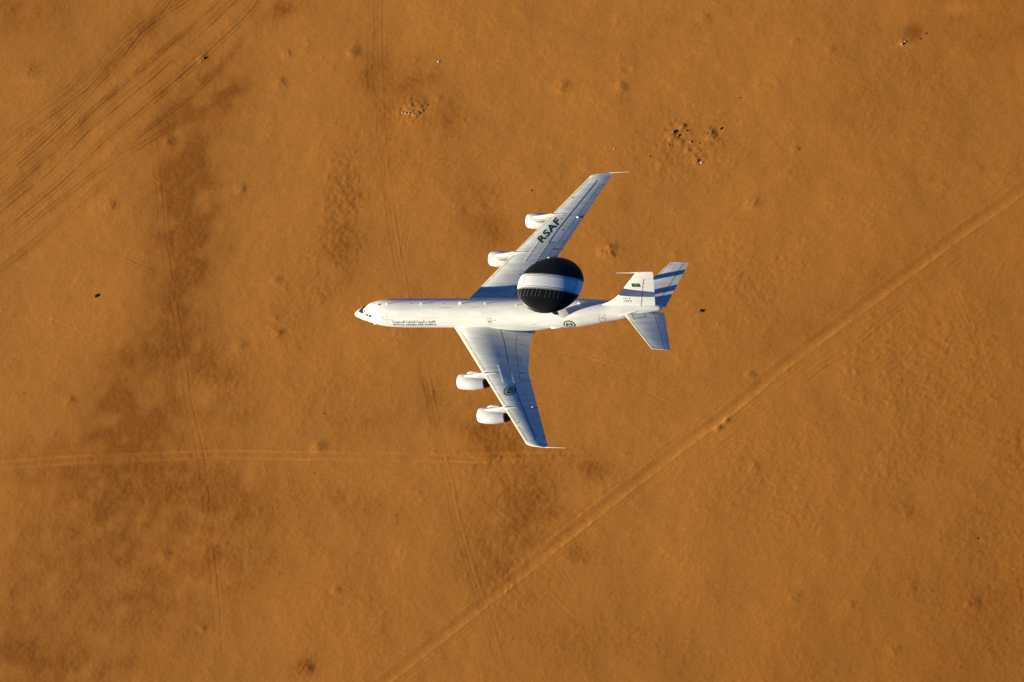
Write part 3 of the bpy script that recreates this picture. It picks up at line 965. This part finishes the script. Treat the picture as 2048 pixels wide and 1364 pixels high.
# ---- wings
HC = 0.80
GAP = 0.035
TE_PARTS = [('inboard_flap', 2.5, 8.15), ('inboard_aileron', 8.2, 10.55), ('outboard_flap', 10.62, 15.25), ('outboard_aileron', 15.32, 20.3)]
BLACKLINE = [(21.35, 1.95), (22.27, 3.74), (24.07, 8.08), (26.75, 13.5), (27.86, 15.4), (31.10, 20.9), (30.38, 21.32)]
for s in (1, -1):
    def hc(y):
        return (0.0, HC if 2.4 < abs(y) < 20.4 else 1.0)
    V1, F1 = wing_block(s, 0.6, 2.45, 0, 1.0, 4, 30)
    V2, F2 = wing_block(s, 2.45, 20.36, 0, HC, 50, 26)
    V3, F3 = wing_block(s, 20.36, 22.2, 0, 1.0, 6, 30)
    WG = mesh('wing', *add((V1, F1), (V2, F2), (V3, F3)), M_WING, ROOT, label='starboard wing with dark green lettering' if s > 0 else 'port wing with green and white roundel')
    for (nm, ya, yb) in TE_PARTS:
        mesh(nm, *wing_block(s, ya, yb, HC, 1.0, 10, 8, cf=lambda y: (HC + GAP / (xte(y) - xle(y)), 1.0)), M_WING, WG)
    # metal leading edge panels, a few millimetres proud
    for (ya, yb) in ((2.4, 5.9), (6.0, 9.45), (10.2, 12.9), (13.0, 15.35), (16.05, 18.65), (18.75, 21.3)):
        rings = []
        for i in range(9):
            y = ya + (yb - ya) * i / 8
            ch = xte(y) - xle(y)
            cm = (.62 if y < 9.6 else .46) / ch
            cs = [cm * (k / 10)**2 for k in range(11)]
            upr = [wing_pt(s, y, c, True) + Vector((-.006, 0, .010)) for c in reversed(cs)]
            lor = [wing_pt(s, y, c, False) + Vector((-.006, 0, -.010)) for c in cs[1:6]]
            rings.append(upr + lor)
        mesh('leading_edge_panel', *loft(rings, close=False), M_LE, WG)

    def won(x, y, off):
        return wing_on(x, s * y, off) if False else Vector((x, s * abs(y), wing_on(x, abs(y), off).z))
    mesh('spar_line', *ribbon(BLACKLINE, .085, won, .010), M_LINE, WG)
    if s < 0:
        mesh('panel_seam', *ribbon([(20.1, 3.2), (22.2, 3.5)], .05, won, .011), M_WHITE, WG)
        mesh('panel_seam', *ribbon([(24.25, 4.22), (25.75, 4.28)], .05, won, .011), M_LINE, WG)
    for pts in ([(24.0, 4.9), (24.55, 6.9)], [(24.55, 6.9), (25.3, 6.75)], [(25.3, 6.75), (25.95, 9.1)], [(25.6, 9.3), (26.95, 9.35)], [(25.9, 9.4), (26.4, 11.6)], [(25.5, 11.5), (26.6, 11.55)]):
        mesh('spoiler_seam', *ribbon(pts, .028, won, .010), M_SEAM, WG)
    for pts in ([(26.3, 10.6), (27.85, 10.65)], [(28.85, 15.3), (30.0, 15.35)], [(31.7, 20.32), (32.3, 20.36)]):
        mesh('flap_end_seam', *ribbon(pts, .06, won, .010), M_LINE, WG)
    hp = [(xle(y) + HC * (xte(y) - xle(y)), y) for y in np.linspace(2.6, 20.2, 30)]
    mesh('hinge_seam', *ribbon(hp, .035, won, .010), M_SEAM, WG)
    # hinge bulges, vents and vortex generator blades
    for (x, y) in ((29.2, 15.45), (26.08, 9.32)):
        c_ = won(x, y, 0)
        rr = [[(c_.x + dx, c_.y + r_ * math.cos(t), c_.z + r_ * .7 * math.sin(t)) for t in np.linspace(0, 2 * math.pi, 10, endpoint=False)] for dx, r_ in ((-.22, .02), (-.12, .14), (.05, .17), (.25, .10), (.4, .02))]
        mesh('hinge_fairing', *loft(rr), M_WHITE, WG)
    for (x, y) in ((22.4, 6.55), (28.0, 18.2), (27.3, 13.4), (26.9, 15.0)):
        mesh('fuel_vent', *ribbon([(x, y), (x + .18, y + .05)], .16, won, .010), M_SEAM, WG)
    vg_me = None
    for (xa, ya, xb, yb, cnt) in ((22.77, 8.54, 24.2, 11.44, 14), (24.2, 8.34, 25.70, 11.41, 14)):
        for i in range(cnt):
            t = i / (cnt - 1)
            p_ = won(xa + (xb - xa) * t, ya + (yb - ya) * t, -.01)
            if vg_me is None:
                o_ = mesh('vortex_generator', [(-.08, -.025, 0), (.08, -.03, 0), (.08, .03, 0), (-.08, .025, 0), (-.06, -.022, .05), (.08, -.026, .055), (.08, .026, .055), (-.06, .022, .05)],
                          [(0, 1, 5, 4), (1, 2, 6, 5), (2, 3, 7, 6), (3, 0, 4, 7), (4, 5, 6, 7), (3, 2, 1, 0)], M_VG, WG, smooth=False)
                vg_me = o_.data
                o_.location = p_
            else:
                o_ = link('vortex_generator', vg_me, WG)
                o_.location = p_
    # trailing probe at the tip
    pr = add(tube((32.7, s * 22.17, 1.50), (33.3, s * 22.2, 1.52), .05, .05), tube((33.3, s * 22.2, 1.52), (35.42, s * 22.25, 1.56), .045, .022))
    mesh('wing_tip_probe', *pr, M_WHITE, WG)
    if s > 0:
        letters('wing_lettering', 'RSAF', M_GREEN, WG, (24.86, 11.28), (27.02, 14.58), (24.0, 11.95), won, .009, bold=.036, spacing=1.14, fine=.07)
    else:
        def wport(x, y, off):
            return won(x, y, off)
        roundel(WG, wport, (25.49, 12.90), (0, 1), (-1, 0), .82, .62)

# ---- engines
NPROF = [(.9, .58), (.55, .64), (.2, .72), (.06, .77), (0, .82), (.05, .885), (.18, .945), (.4, 1.0), (.8, 1.06), (1.3, 1.10), (1.9, 1.10), (2.4, 1.07), (2.9, 1.01), (3.35, .94), (3.66, .885)]


def revolve(prof, n_=40, cap0=False, cap1=False):
    rings = [[(x, r_ * math.cos(t), r_ * math.sin(t)) for t in np.linspace(0, 2 * math.pi, n_, endpoint=False)] for x, r_ in prof]
    V, F = loft(rings, caps=False)
    if cap0:
        F.append(tuple(range(n_)))
    if cap1:
        F.append(tuple(range(len(V) - n_, len(V))))
    return V, F


ENG = [(17.08, 10.08, -1.80, 18.10, 23.05, 9.90), (21.47, 15.89, -.98, 22.52, 27.40, 15.73)]
eng_first = {}
for (ex_, ey_, ez_, pf, pa, py_) in ENG:
    for s in (-1, 1):
        en = bpy.data.objects.new('engine', None)
        COL.objects.link(en)
        en.parent = ROOT
        en.location = (ex_, s * ey_, ez_)
        side = 'port' if s < 0 else 'starboard'
        if 'nac' not in eng_first:
            parts = [mesh('nacelle', *revolve(NPROF), M_NAC, en),
                     mesh('intake_fan', *revolve([(.9, .585), (.92, .2), (.6, .02)], cap0=False, cap1=True), M_BURNT, en),
                     mesh('exhaust_ring', *revolve([(3.64, .80), (3.665, .90), (3.74, .885), (3.80, .86), (3.80, .78)]), M_PINK, en),
                     mesh('exhaust_nozzle', *revolve([(3.55, .83), (3.85, .80), (4.15, .70), (4.35, .58), (4.36, .50), (4.1, .48)]), M_BURNT, en),
                     mesh('exhaust_plug', *revolve([(3.9, .42), (4.3, .30), (4.62, .12), (4.75, .02)], cap0=True, cap1=True), M_BURNT, en)]
            eng_first['nac'] = parts
        else:
            for p_ in eng_first['nac']:
                c_ = p_.copy()
                COL.objects.link(c_)
                c_.parent = en
        # side blister, inboard and high
        a0 = 47.0 * s          # towards the fuselage
        rings = []
        for k in range(13):
            t = k / 12
            x = 1.12 + 1.75 * t
            hh = .31 * min(1, math.sin(min(t * 2.2, 1) * math.pi / 2)) + .005
            ww = 7.5 * min(1, math.sin(min(t * 3 + .1, 1) * math.pi / 2))
            rn = np.interp(x, [q[0] for q in NPROF[4:]], [q[1] for q in NPROF[4:]])
            row = []
            for j in range(9):
                u_ = j / 8 * 2 - 1
                a = R(a0 + ww * u_)
                rad = rn - .03 + (hh + .03) * (1 - abs(u_)**3)
                row.append((x, -math.sin(a) * rad, math.cos(a) * rad))
            rings.append(row)
        V, F = loft(rings, close=False)
        nr = len(rings[0])
        F.append(tuple(range((len(rings) - 1) * nr, len(rings) * nr)))
        F.append(tuple(range(nr)))
        mesh('nacelle_blister', V, F, M_NAC, en)
        mesh('cowl_seam', *tube((1.2, -math.sin(R(a0 * 1.85)) * 1.105, math.cos(R(a0 * 1.85)) * 1.105), (2.55, -math.sin(R(a0 * 1.85)) * 1.06, math.cos(R(a0 * 1.85)) * 1.06), .02, .02, 6), M_SEAM, en)
        # pylon
        rings = []
        off = (py_ - ey_) * s
        ztop_f = 1.10
        for k in range(25):
            t = k / 24
            x = (pf - ex_) + (pa - pf) * t
            xa = x + ex_
            c = (xa - xle(py_)) / (xte(py_) - xle(py_))
            zw = wing_z(py_, max(c, 0.0)) - ez_
            rn = float(np.interp(x, [0, 1.3, 1.9, 2.4, 2.9, 3.66, 6], [1.0, 1.10, 1.10, 1.07, 1.01, .885, .5]))
            z_line = np.interp(xa, [pf, pf + .25, pf + .9, xle(py_), pa - .3, pa], [rn + .02, rn + .12, rn + .28, wing_z(py_, 0.03) - ez_ + .17, wing_z(py_, (pa - .3 - xle(py_)) / (xte(py_) - xle(py_))) - ez_ + .05, zw + .005])
            hw = float(np.interp(t, [0, .06, .2, .42, .56, .75, 1], [.02, .14, .22, .22, .17, .09, .03]))
            zb = rn * .8 if c < 0.02 else zw - .12
            zb = min(zb, z_line - .02)
            row = []
            for q in np.linspace(0, math.pi, 9):
                row.append((x, off + hw * math.cos(q), z_line - hw * .8 + hw * .8 * math.sin(q) if hw * .8 < z_line - zb else zb + (z_line - zb) * math.sin(q)))
            row = [(x, off + hw, zb)] + row + [(x, off - hw, zb)]
            rings.append(row)
        mesh('pylon', *loft(rings), M_NAC, en)
        # lower strut body between cowl and wing, behind the fan cowl
        rr = []
        for x, z0, z1, hw in ((2.6, .6, 1.1, .2), (3.8, .55, .9 if ey_ < 12 else .95, .24), (5.0, .45, .85, .2), (6.2, .7, 1.0, .05)):
            zt = min(z1, wing_z(py_, max(0, (x + ex_ - xle(py_)) / (xte(py_) - xle(py_))), False) - ez_ + .05) if x + ex_ > xle(py_) else z1
            rr.append([(x, off - hw, min(z0, zt - .05)), (x, off + hw, min(z0, zt - .05)), (x, off + hw, zt), (x, off - hw, zt)])
        mesh('pylon_lower_fairing', *loft(rr), M_NAC, en, smooth=False)

# ---- tailplane
def st_le(y): return 38.26 + .85 * abs(y)
def st_te(y): return 44.25 + .346 * abs(y)


def st_pt(s, y, c, up_=True, off=0.0):
    y = abs(y)
    ch = st_te(y) - st_le(y)
    tk = .085 * (1 if y < 6.85 else .55)
    return Vector((st_le(y) + c * ch, s * y, 0.93 + .12 * y + (.055 * ch) * (.35 - c) + (1 if up_ else -1) * naca(c) * tk * ch * .5 * 1.1 + off))


def st_block(s, ys, c0, c1, nc=14):
    rings = []
    for y in ys:
        a, b_ = c0(y), c1(y)
        cs = [a + (b_ - a) * ((i / nc)**2 if a == 0 else i / nc) for i in range(nc + 1)]
        rings.append([st_pt(s, y, c, True) for c in reversed(cs)] + [st_pt(s, y, c, False) for c in (cs[1:] if a == 0 else cs)])
    return loft(rings)


def el_c(y):
    y = abs(y)
    xh = 43.05 + (45.87 - 43.05) * (y - .49) / 6.41
    return (xh - st_le(y)) / (st_te(y) - st_le(y))


for s in (1, -1):
    ys = list(np.linspace(.15, 6.85, 16)) + [6.93, 6.97]
    TP = mesh('tailplane', *st_block(s, ys, lambda y: 0.0, el_c), M_WING, ROOT)
    ys2 = list(np.linspace(.45, 6.97, 12))
    mesh('elevator', *st_block(s, ys2, lambda y: el_c(y) + .03 / (st_te(y) - st_le(y)), lambda y: 1.0, 6), M_WING, TP)

    def son(x, y, off):
        c = (x - st_le(y)) / (st_te(y) - st_le(y))
        return st_pt(s, y, min(max(c, 0), 1), True, off)
    mesh('elevator_seam', *ribbon([(43.05, .49), (45.87, 6.8)], .05, son, .012), M_SEAM, TP)
    pb = [(40.2, 1.02), (41.71, .60), (42.16, 1.31), (40.63, 1.97)]
    mesh('seal_panel', *add(*[ribbon([pb[i], pb[(i + 1) % 4]], .055, son, .014) for i in range(4)]), M_LINE, TP)
    rings = []
    for i in range(8):
        y = 1.9 + (6.8 - 1.9) * i / 7
        ch = st_te(y) - st_le(y)
        cs = [.30 / ch * (k / 8)**2 for k in range(9)]
        rings.append([st_pt(s, y, c, True) + Vector((-.005, 0, .008)) for c in reversed(cs)] + [st_pt(s, y, c, False) + Vector((-.005, 0, -.008)) for c in cs[1:4]])
    mesh('tailplane_leading_edge', *loft(rings, close=False), M_LE, TP)

# ---- fin
FLE = [(1.2, 35.6), (1.86, 36.02), (2.25, 36.75), (2.75, 37.5), (3.3, 38.15), (3.85, 38.68), (5.5, 39.90), (7.2, 41.15), (8.75, 42.30), (8.95, 42.5), (9.08, 42.75)]


def f_le(z): return float(np.interp(z, [a for a, b_ in FLE], [b_ for a, b_ in FLE]))
def f_te(z): return 43.30 + (44.87 - 43.30) * (z - 1.6) / (9.15 - 1.6)
def f_h(z): return 41.37 + (43.21 - 41.37) * (z - 1.62) / (7.66 - 1.62)


def fin_pt(s, z, x, off=0.0):
    le, te = f_le(z), f_te(z)
    c = min(max((x - le) / (te - le), 0), 1)
    base = min(te - le, 6.2)
    t = .095 * base * (1.0 if z < 8.9 else .6)
    return Vector((x, s * (naca(c) * t * .5 + off), z))


def fin_block(zs, x0, x1, nc=14):
    rings = []
    for z in zs:
        a, b_ = x0(z), x1(z)
        xs_ = [a + (b_ - a) * ((i / nc)**1.7) for i in range(nc + 1)]
        rings.append([fin_pt(-1, z, x) for x in reversed(xs_)] + [fin_pt(1, z, x) for x in xs_[1:]])
    return loft(rings)


RTOP = 7.72
FINO = mesh('fin', *add(fin_block(list(np.linspace(1.0, RTOP, 40)), f_le, f_h), fin_block(list(np.linspace(RTOP, 8.9, 8)) + [9.0, 9.08, 9.13], f_le, f_te)), M_FIN, ROOT)
mesh('rudder', *fin_block(list(np.linspace(1.74, RTOP - .04, 16)), lambda z: f_h(z) + .035, f_te, 8), M_FIN, FINO)


def fon(x, z, off):
    return fin_pt(-1, z, x, off)


mesh('rudder_seam', *add(ribbon([(f_h(1.7), 1.7), (f_h(RTOP), RTOP)], .05, fon, .012), ribbon([(f_h(RTOP), RTOP), (f_te(RTOP) - .05, RTOP)], .03, fon, .012)), M_SEAM, FINO)
hm = None
for z in (1.78, 3.0, 4.1, 5.9, 6.7, 7.5):
    mesh('rudder_hinge', *ribbon([(f_h(z) - .05, z), (f_h(z) + .09, z)], .16, fon, .014), M_SEAM, FINO, smooth=False)
mesh('fin_tip_probe', *add(tube((42.9, 0, 9.05), (41.9, 0, 9.02), .10, .055), tube((41.9, 0, 9.02), (39.80, 0, 8.98), .055, .02)), M_WHITE, FINO)
mesh('fin_cap_rail', *tube((42.8, 0, 9.12), (44.80, 0, 9.2), .07, .03), M_WHITE, FINO)
mesh('fin_base_light', *tube((39.9, 0, 9.1), (39.9, 0, 9.1001), .001, .001), M_WHITE, FINO) if False else None
# flag
FL = mesh('flag_marking', [fon(x, z, .012) for x, z in [(41.32 + (42.44 - 41.32) * i / 6 + (.0 if j else .0), 6.80 - .76 * j / 3) for j in range(4) for i in range(7)]],
          [(j * 7 + i, j * 7 + i + 1, j * 7 + i + 8, j * 7 + i + 7) for j in range(3) for i in range(6)], M_FLAG, FINO)
letters('flag_script', arabic('لا إله إلا الله محمد رسول الله'), M_WHITE, FINO, (41.58, 6.43), (42.18, 6.43), (41.58, 6.60), fon, .016, bold=.0)
mesh('flag_sword', *ribbon([(41.68, 6.24), (42.06, 6.24)], .025, fon, .016), M_WHITE, FINO)
letters('serial_lettering', '1804', M_GREEN, FINO, (39.33, 2.78), (40.36, 2.80), (39.42, 3.10), fon, .014, bold=.012, spacing=1.5)
letters('serial_arabic_lettering', '\u0661\u0668\u0660\u0664', M_GREEN, FINO, (39.38, 3.35), (40.36, 3.36), (39.46, 3.66), fon, .014, bold=.012, spacing=1.5)

# ---- radar dome
DR, DB = 4.47, .95
TILT = R(1.8)
DCEN = Vector((30.10, 0, 6.22))
DOME = bpy.data.objects.new('radar_dome', None)
COL.objects.link(DOME)
DOME.parent = ROOT
YAW = R(-4.9)
ex3 = Vector((math.cos(TILT), 0, -math.sin(TILT)))
ez3 = Vector((math.sin(TILT), 0, math.cos(TILT)))
ey3 = Vector((0, 1, 0))
Md = Matrix.Identity(4)
px_ = ex3 * math.cos(YAW) + ey3 * math.sin(YAW)
qx_ = -ex3 * math.sin(YAW) + ey3 * math.cos(YAW)
for i in range(3):
    Md[i][0], Md[i][1], Md[i][2], Md[i][3] = px_[i], qx_[i], ez3[i], DCEN[i]
DOME.matrix_local = Md


def dome_z(p, q):
    return DB * max(0.0, 1 - (p * p + q * q) / DR**2) ** 0.5


def dom(p, q, off=.0):
    k = math.hypot(p, q)
    if k > DR * .998:
        p, q = p * DR * .998 / k, q * DR * .998 / k
    return Vector((p, q, dome_z(p, q) + off))


def dome_part(q0, q1, nq, na=160):
    rings = []
    for i in range(nq + 1):
        if q1 >= DR - .01:
            a0 = math.asin(q0 / DR)
            q = DR * math.sin(a0 + (math.pi / 2 - .004 - a0) * i / nq)
        elif q0 <= -DR + .01:
            a1 = math.asin(q1 / DR)
            q = DR * math.sin(-math.pi / 2 + .004 + (a1 + math.pi / 2 - .004) * i / nq)
        else:
            q = q0 + (q1 - q0) * i / nq
        rq = math.sqrt(max(DR * DR - q * q, 1e-6))
        rings.append([(rq * math.cos(t), q, DB * rq / DR * math.sin(t)) for t in np.linspace(0, 2 * math.pi, na, endpoint=False)])
    return loft(rings)


QB = 1.02
QO = -.12
mesh('radome_half', *dome_part(QB + QO, DR, 26), M_BLACK, DOME)
mesh('radome_half', *dome_part(-DR, -QB + QO, 26), M_BLACK, DOME)
mesh('dome_band', *dome_part(-QB + QO, QB + QO, 20), M_WHITE, DOME)
M_BAND = M_WHITE
pl = [(-3.62, .84), (3.70, .84), (3.70, -.84), (-3.62, -.84)]
mesh('band_panel_line', *add(*[ribbon([(pl[i][0], pl[i][1] + QO), (pl[(i + 1) % 4][0], pl[(i + 1) % 4][1] + QO)], .05, dom, .012, seg=.2) for i in range(4)]), M_LINE, DOME)
# toothed joint strips along the band
for sgn in (1, -1):
    parts = []
    nT = 46
    for i in range(nT):
        p0 = -4.2 + 8.4 * i / nT
        wT = 8.4 / nT
        q0 = sgn * QB + QO
        a = [(p0 + wT * .12, q0 - sgn * .02), (p0 + wT * .88, q0 - sgn * .02), (p0 + wT * .62, q0 + sgn * .23), (p0 + wT * .38, q0 + sgn * .23)]
        parts.append(([dom(p, q, .014) for p, q in a], [(0, 1, 2, 3)]))
    mesh('toothed_joint_strip', *add(*parts), M_GREY, DOME, smooth=False, kind='stuff')
for p in (-3.9, -3.5, -2.95, -2.46, -1.85, -1.27, -.75, .12, .67, 1.28, 1.87, 2.42):
    mesh('drain_strip', *ribbon([(p, -1.27 + QO), (p, -2.42 + QO)], .05, dom, .013, seg=.2), M_GREYTXT, DOME)
# rim lights / vents along the edge
for t in (R(-118), R(-108)):
    p, q = DR * math.cos(t), DR * math.sin(t)
    mesh('rim_light', *tube((p * .995, q * .995, .0), (p * 1.012, q * 1.012, .0), .06, .05, 8), M_WHITE, DOME)
# hub under the dome
mesh('dome_hub', *revolve([(-.1, .9), (0, 1.1)], 24, True, True), M_FUS, DOME) if False else None

# struts
for s in (1, -1):
    rings, boots = [], []
    for k in range(9):
        t = k / 8
        y = s * (1.36 - .55 * t)
        z = 1.05 + (5.55 - 1.05) * t
        le, te = 29.45 - .75 * t, 31.72 - .95 * t
        ch = te - le
        hw = .17 + .10 * (1 - t)**3
        prof = [(0, 0), (.04, .55), (.16, .95), (.35, 1), (.65, .8), (1, .06)]
        ring = [(le + c * ch, y - hw * v_, z) for c, v_ in prof] + [(le + c * ch, y + hw * v_, z) for c, v_ in reversed(prof[1:])]
        rings.append(ring)
        pb_ = [(0, 0), (.04, .55), (.16, .95), (.35, 1), (.44, .955)]
        boots.append([(le - .008 + c * ch, y - (hw + .008) * v_, z + .001) for c, v_ in reversed(pb_)] + [(le - .008 + c * ch, y + (hw + .008) * v_, z + .001) for c, v_ in pb_[1:]])
    ST = mesh('dome_strut', *loft(rings), M_FUS, ROOT)
    mesh('strut_ice_boot', *loft(boots[1:], close=False), M_BLACK, ST)


# ------------------------------------------------------------------ STONES AND BUSHES ON THE DESERT FLOOR
M_STONE = mat('tan_stone', (0.34, 0.16, 0.05), 0.9, noise=(2.5, 0.3, (1, 1, 1)), bump=(5, .06))
M_PALE = mat('pale_stone', (0.50, 0.33, 0.19), 0.9, noise=(2.5, 0.25, (1, 1, 1)), bump=(5, .06))
M_DSTONE = mat('dark_brown_stone', (0.15, 0.064, 0.020), 0.9, noise=(2.5, 0.3, (1, 1, 1)), bump=(5, .06))
M_WSTONE = mat('white_stone', (0.80, 0.82, 0.84), 0.8, noise=(3, 0.15, (1, 1, 1)))
M_TWIG = mat('dry_twigs', (0.28, 0.13, 0.042), 0.9, noise=(3, 0.4, (1, 1, 1)))


def rock_mesh(m, seed, sx, sy, sz):
    r = random.Random(seed)
    bm = bmesh.new()
    bmesh.ops.create_icosphere(bm, subdivisions=2, radius=1)
    ph = [(Vector((r.gauss(0, 1), r.gauss(0, 1), r.gauss(0, 1))).normalized(), r.uniform(.75, 1.0)) for _ in range(9)]
    for v_ in bm.verts:
        p = v_.co.normalized()
        k = 1.0
        for d_, c_ in ph:
            dd = p.dot(d_)
            if dd > .2:
                k = min(k, c_ / max(dd, .3))
        v_.co = p * k * (1 + r.uniform(-.04, .04))
        v_.co.x *= sx
        v_.co.y *= sy
        v_.co.z *= sz
    me = bpy.data.meshes.new('rock')
    bm.to_mesh(me)
    bm.free()
    me.materials.append(m)
    return me


def rock(u, v, sx, sy, sz, ang, m, label, group=None, name='rock', cat='rock'):
    x, y = gp(u, v)
    sx, sy, sz = sx * .5, sy * .5, sz * .24
    o = link(name, rock_mesh(m, int(u * 7 + v), sx, sy, sz))
    o.location = (x, y, height(u, v) + sz * .45)
    o.rotation_euler = (0, 0, R(ang))
    o['label'] = label
    o['category'] = cat
    if group:
        o['group'] = group
    return o


def bush(u, v, rad, label, group='dark desert bushes'):
    x, y = gp(u, v)
    r = random.Random(int(u * 3 + v))
    root = bpy.data.objects.new('desert_bush', None)
    COL.objects.link(root)
    root.location = (x, y, height(u, v))
    root['label'] = label
    root['category'] = 'bush'
    root['group'] = group
    tw, lf = [], []
    for _ in range(60):
        t, e_ = r.uniform(0, 2 * math.pi), r.uniform(.15, 1.4)
        L_ = rad * r.uniform(.5, 1.0)
        d_ = Vector((math.cos(t) * math.cos(e_), math.sin(t) * math.cos(e_), math.sin(e_) * .32))
        tip = d_ * L_
        tw.append(tube((0, 0, -.05), tip, .02, .006, 4))
        for _ in range(6):
            c_ = tip * r.uniform(.5, 1.05) + Vector((r.gauss(0, .08), r.gauss(0, .08), r.gauss(0, .05)))
            a_ = Vector((r.gauss(0, 1), r.gauss(0, 1), r.gauss(0, 1))).normalized() * r.uniform(.05, .11)
            b_ = a_.orthogonal().normalized() * r.uniform(.03, .06)
            lf.append(([c_ - a_, c_ + b_, c_ + a_, c_ - b_], [(0, 1, 2, 3)]))
    mesh('twigs', *add(*tw), M_TWIG, root, smooth=False)
    mesh('leaves', *add(*lf), M_TWIG, root, smooth=False, kind='stuff')
    return root


rock(877, 123.5, .42, .34, .3, 20, M_WSTONE, 'bright white stone alone on plain sand above the stone ring')
rock(907, 412, .22, .18, .15, 0, M_WSTONE, 'tiny pale stone lying left of the outboard starboard engine')
rock(1403, 325, .46, .36, .34, 30, M_WSTONE, 'white stone at the foot of the cluster of rubble mounds')
for (u, v, a, b_, c_, m, lab) in [
        (1347, 264, .75, .5, .5, M_STONE, 'long tan boulder on the left rubble mound'),
        (1356, 271, .5, .4, .38, M_STONE, 'tan boulder at the lower end of the left rubble mound'),
        (1337, 289, .5, .36, .3, M_STONE, 'low tan boulder below the left rubble mound, at its foot'),
        (1373, 261, .55, .42, .5, M_DSTONE, 'dark brown lump standing in for a dark hole right beside the left rubble mound'),  # added dark lump in place of a dark hole by the mound
        (1441, 257, .75, .38, .5, M_DSTONE, 'long dark brown lump standing in for a dark hole at the rim of the right hand pit'),  # no stone here: dark shape added for the dark hole
        (1414, 267, .32, .28, .3, M_DSTONE, 'small dark stone on the left rim of the right hand pit'),
        (1381, 284, .42, .35, .36, M_PALE, 'pale tan stone standing alone in the middle of the rubble cluster'),
        (1397, 287, .34, .3, .3, M_STONE, 'small tan stone just right of the pale stone in the rubble cluster'),
        (1394, 321, .42, .36, .34, M_STONE, 'tan stone touching the left side of the white stone'),
        (1229, 298, .42, .26, .24, M_PALE, 'small pale stone on open sand between rubble mounds and wing tip'),
        (1299, 313, .34, .26, .28, M_DSTONE, 'small dark stone on open sand left of the rubble cluster'),
        (1062, 382, .48, .34, .32, M_STONE, 'reddish tan stone just above the outboard starboard engine'),
        (1597, 298, .6, .24, .2, M_STONE, 'thin low tan stone casting a streak of shade, right of the pits'),
        (1804, 88, .62, .42, .4, M_PALE, 'big pale stone at the lower left lip of the crater'),
        (1810, 83, .4, .3, .3, M_PALE, 'smaller pale stone behind the big one at the crater lip'),
        (1839, 78, .42, .3, .34, M_DSTONE, 'dark stone on the lower right lip of the crater'),
        (1851, 67, .48, .3, .36, M_DSTONE, 'dark stone furthest right on the crater lip'),
        (407, 117, .5, .42, .36, M_STONE, 'tan stone beside the bundle of tyre ruts'),
        (402, 121, .4, .3, .28, M_PALE, 'pale stone leaning on the tan stone beside the tyre ruts'),
        (1954, 1077, .45, .28, .26, M_DSTONE, 'dark flat stone on the rough ground near the right edge'),
        (899, 970, .24, .2, .2, M_DSTONE, 'tiny dark stone between the ruts of the crossing track'),
        (47, 787, .4, .22, .2, M_DSTONE, 'thin dark stone on smooth sand near the left edge'),
        (648, 827, .26, .2, .2, M_DSTONE, 'tiny dark stone left of the port engines'),
        (628, 946, .28, .2, .18, M_DSTONE, 'tiny dark stone just below the horizontal tyre track'),
        (1478, 196, .28, .24, .24, M_DSTONE, 'small dark stone above the right hand pit on open sand')]:
    rock(u, v, a, b_, c_, random.Random(int(u)).uniform(0, 60), m, lab)
RING = [(806, 225.5, .5, 'pale stone at the left end of the short pale row'), (812, 227, .6, 'longest pale stone, second in the short pale row'),
        (819, 227.5, .4, 'small pale stone in the middle of the short pale row'), (827, 228.5, .5, 'low pale stone right of the middle of the short pale row'),
        (838, 228, .4, 'pale stone at the right end of the short pale row, apart from the others'), (854, 210, .4, 'tan stone on the right rim of the shallow scrape'),
        (845, 222, .35, 'tan stone on the lower right rim of the shallow scrape')]
for i, (u, v, a_, lab) in enumerate(RING):
    rock(u, v, a_, a_ * .7, a_ * .7, -20 + 17 * i, M_PALE if i < 5 else M_STONE, lab, group='stones round the shallow scrape')
bush(192, 592, .45, 'dark round bush alone on smooth sand near the left edge')
bush(1401, 622, .34, 'dark bush alone on sand right of the tail')
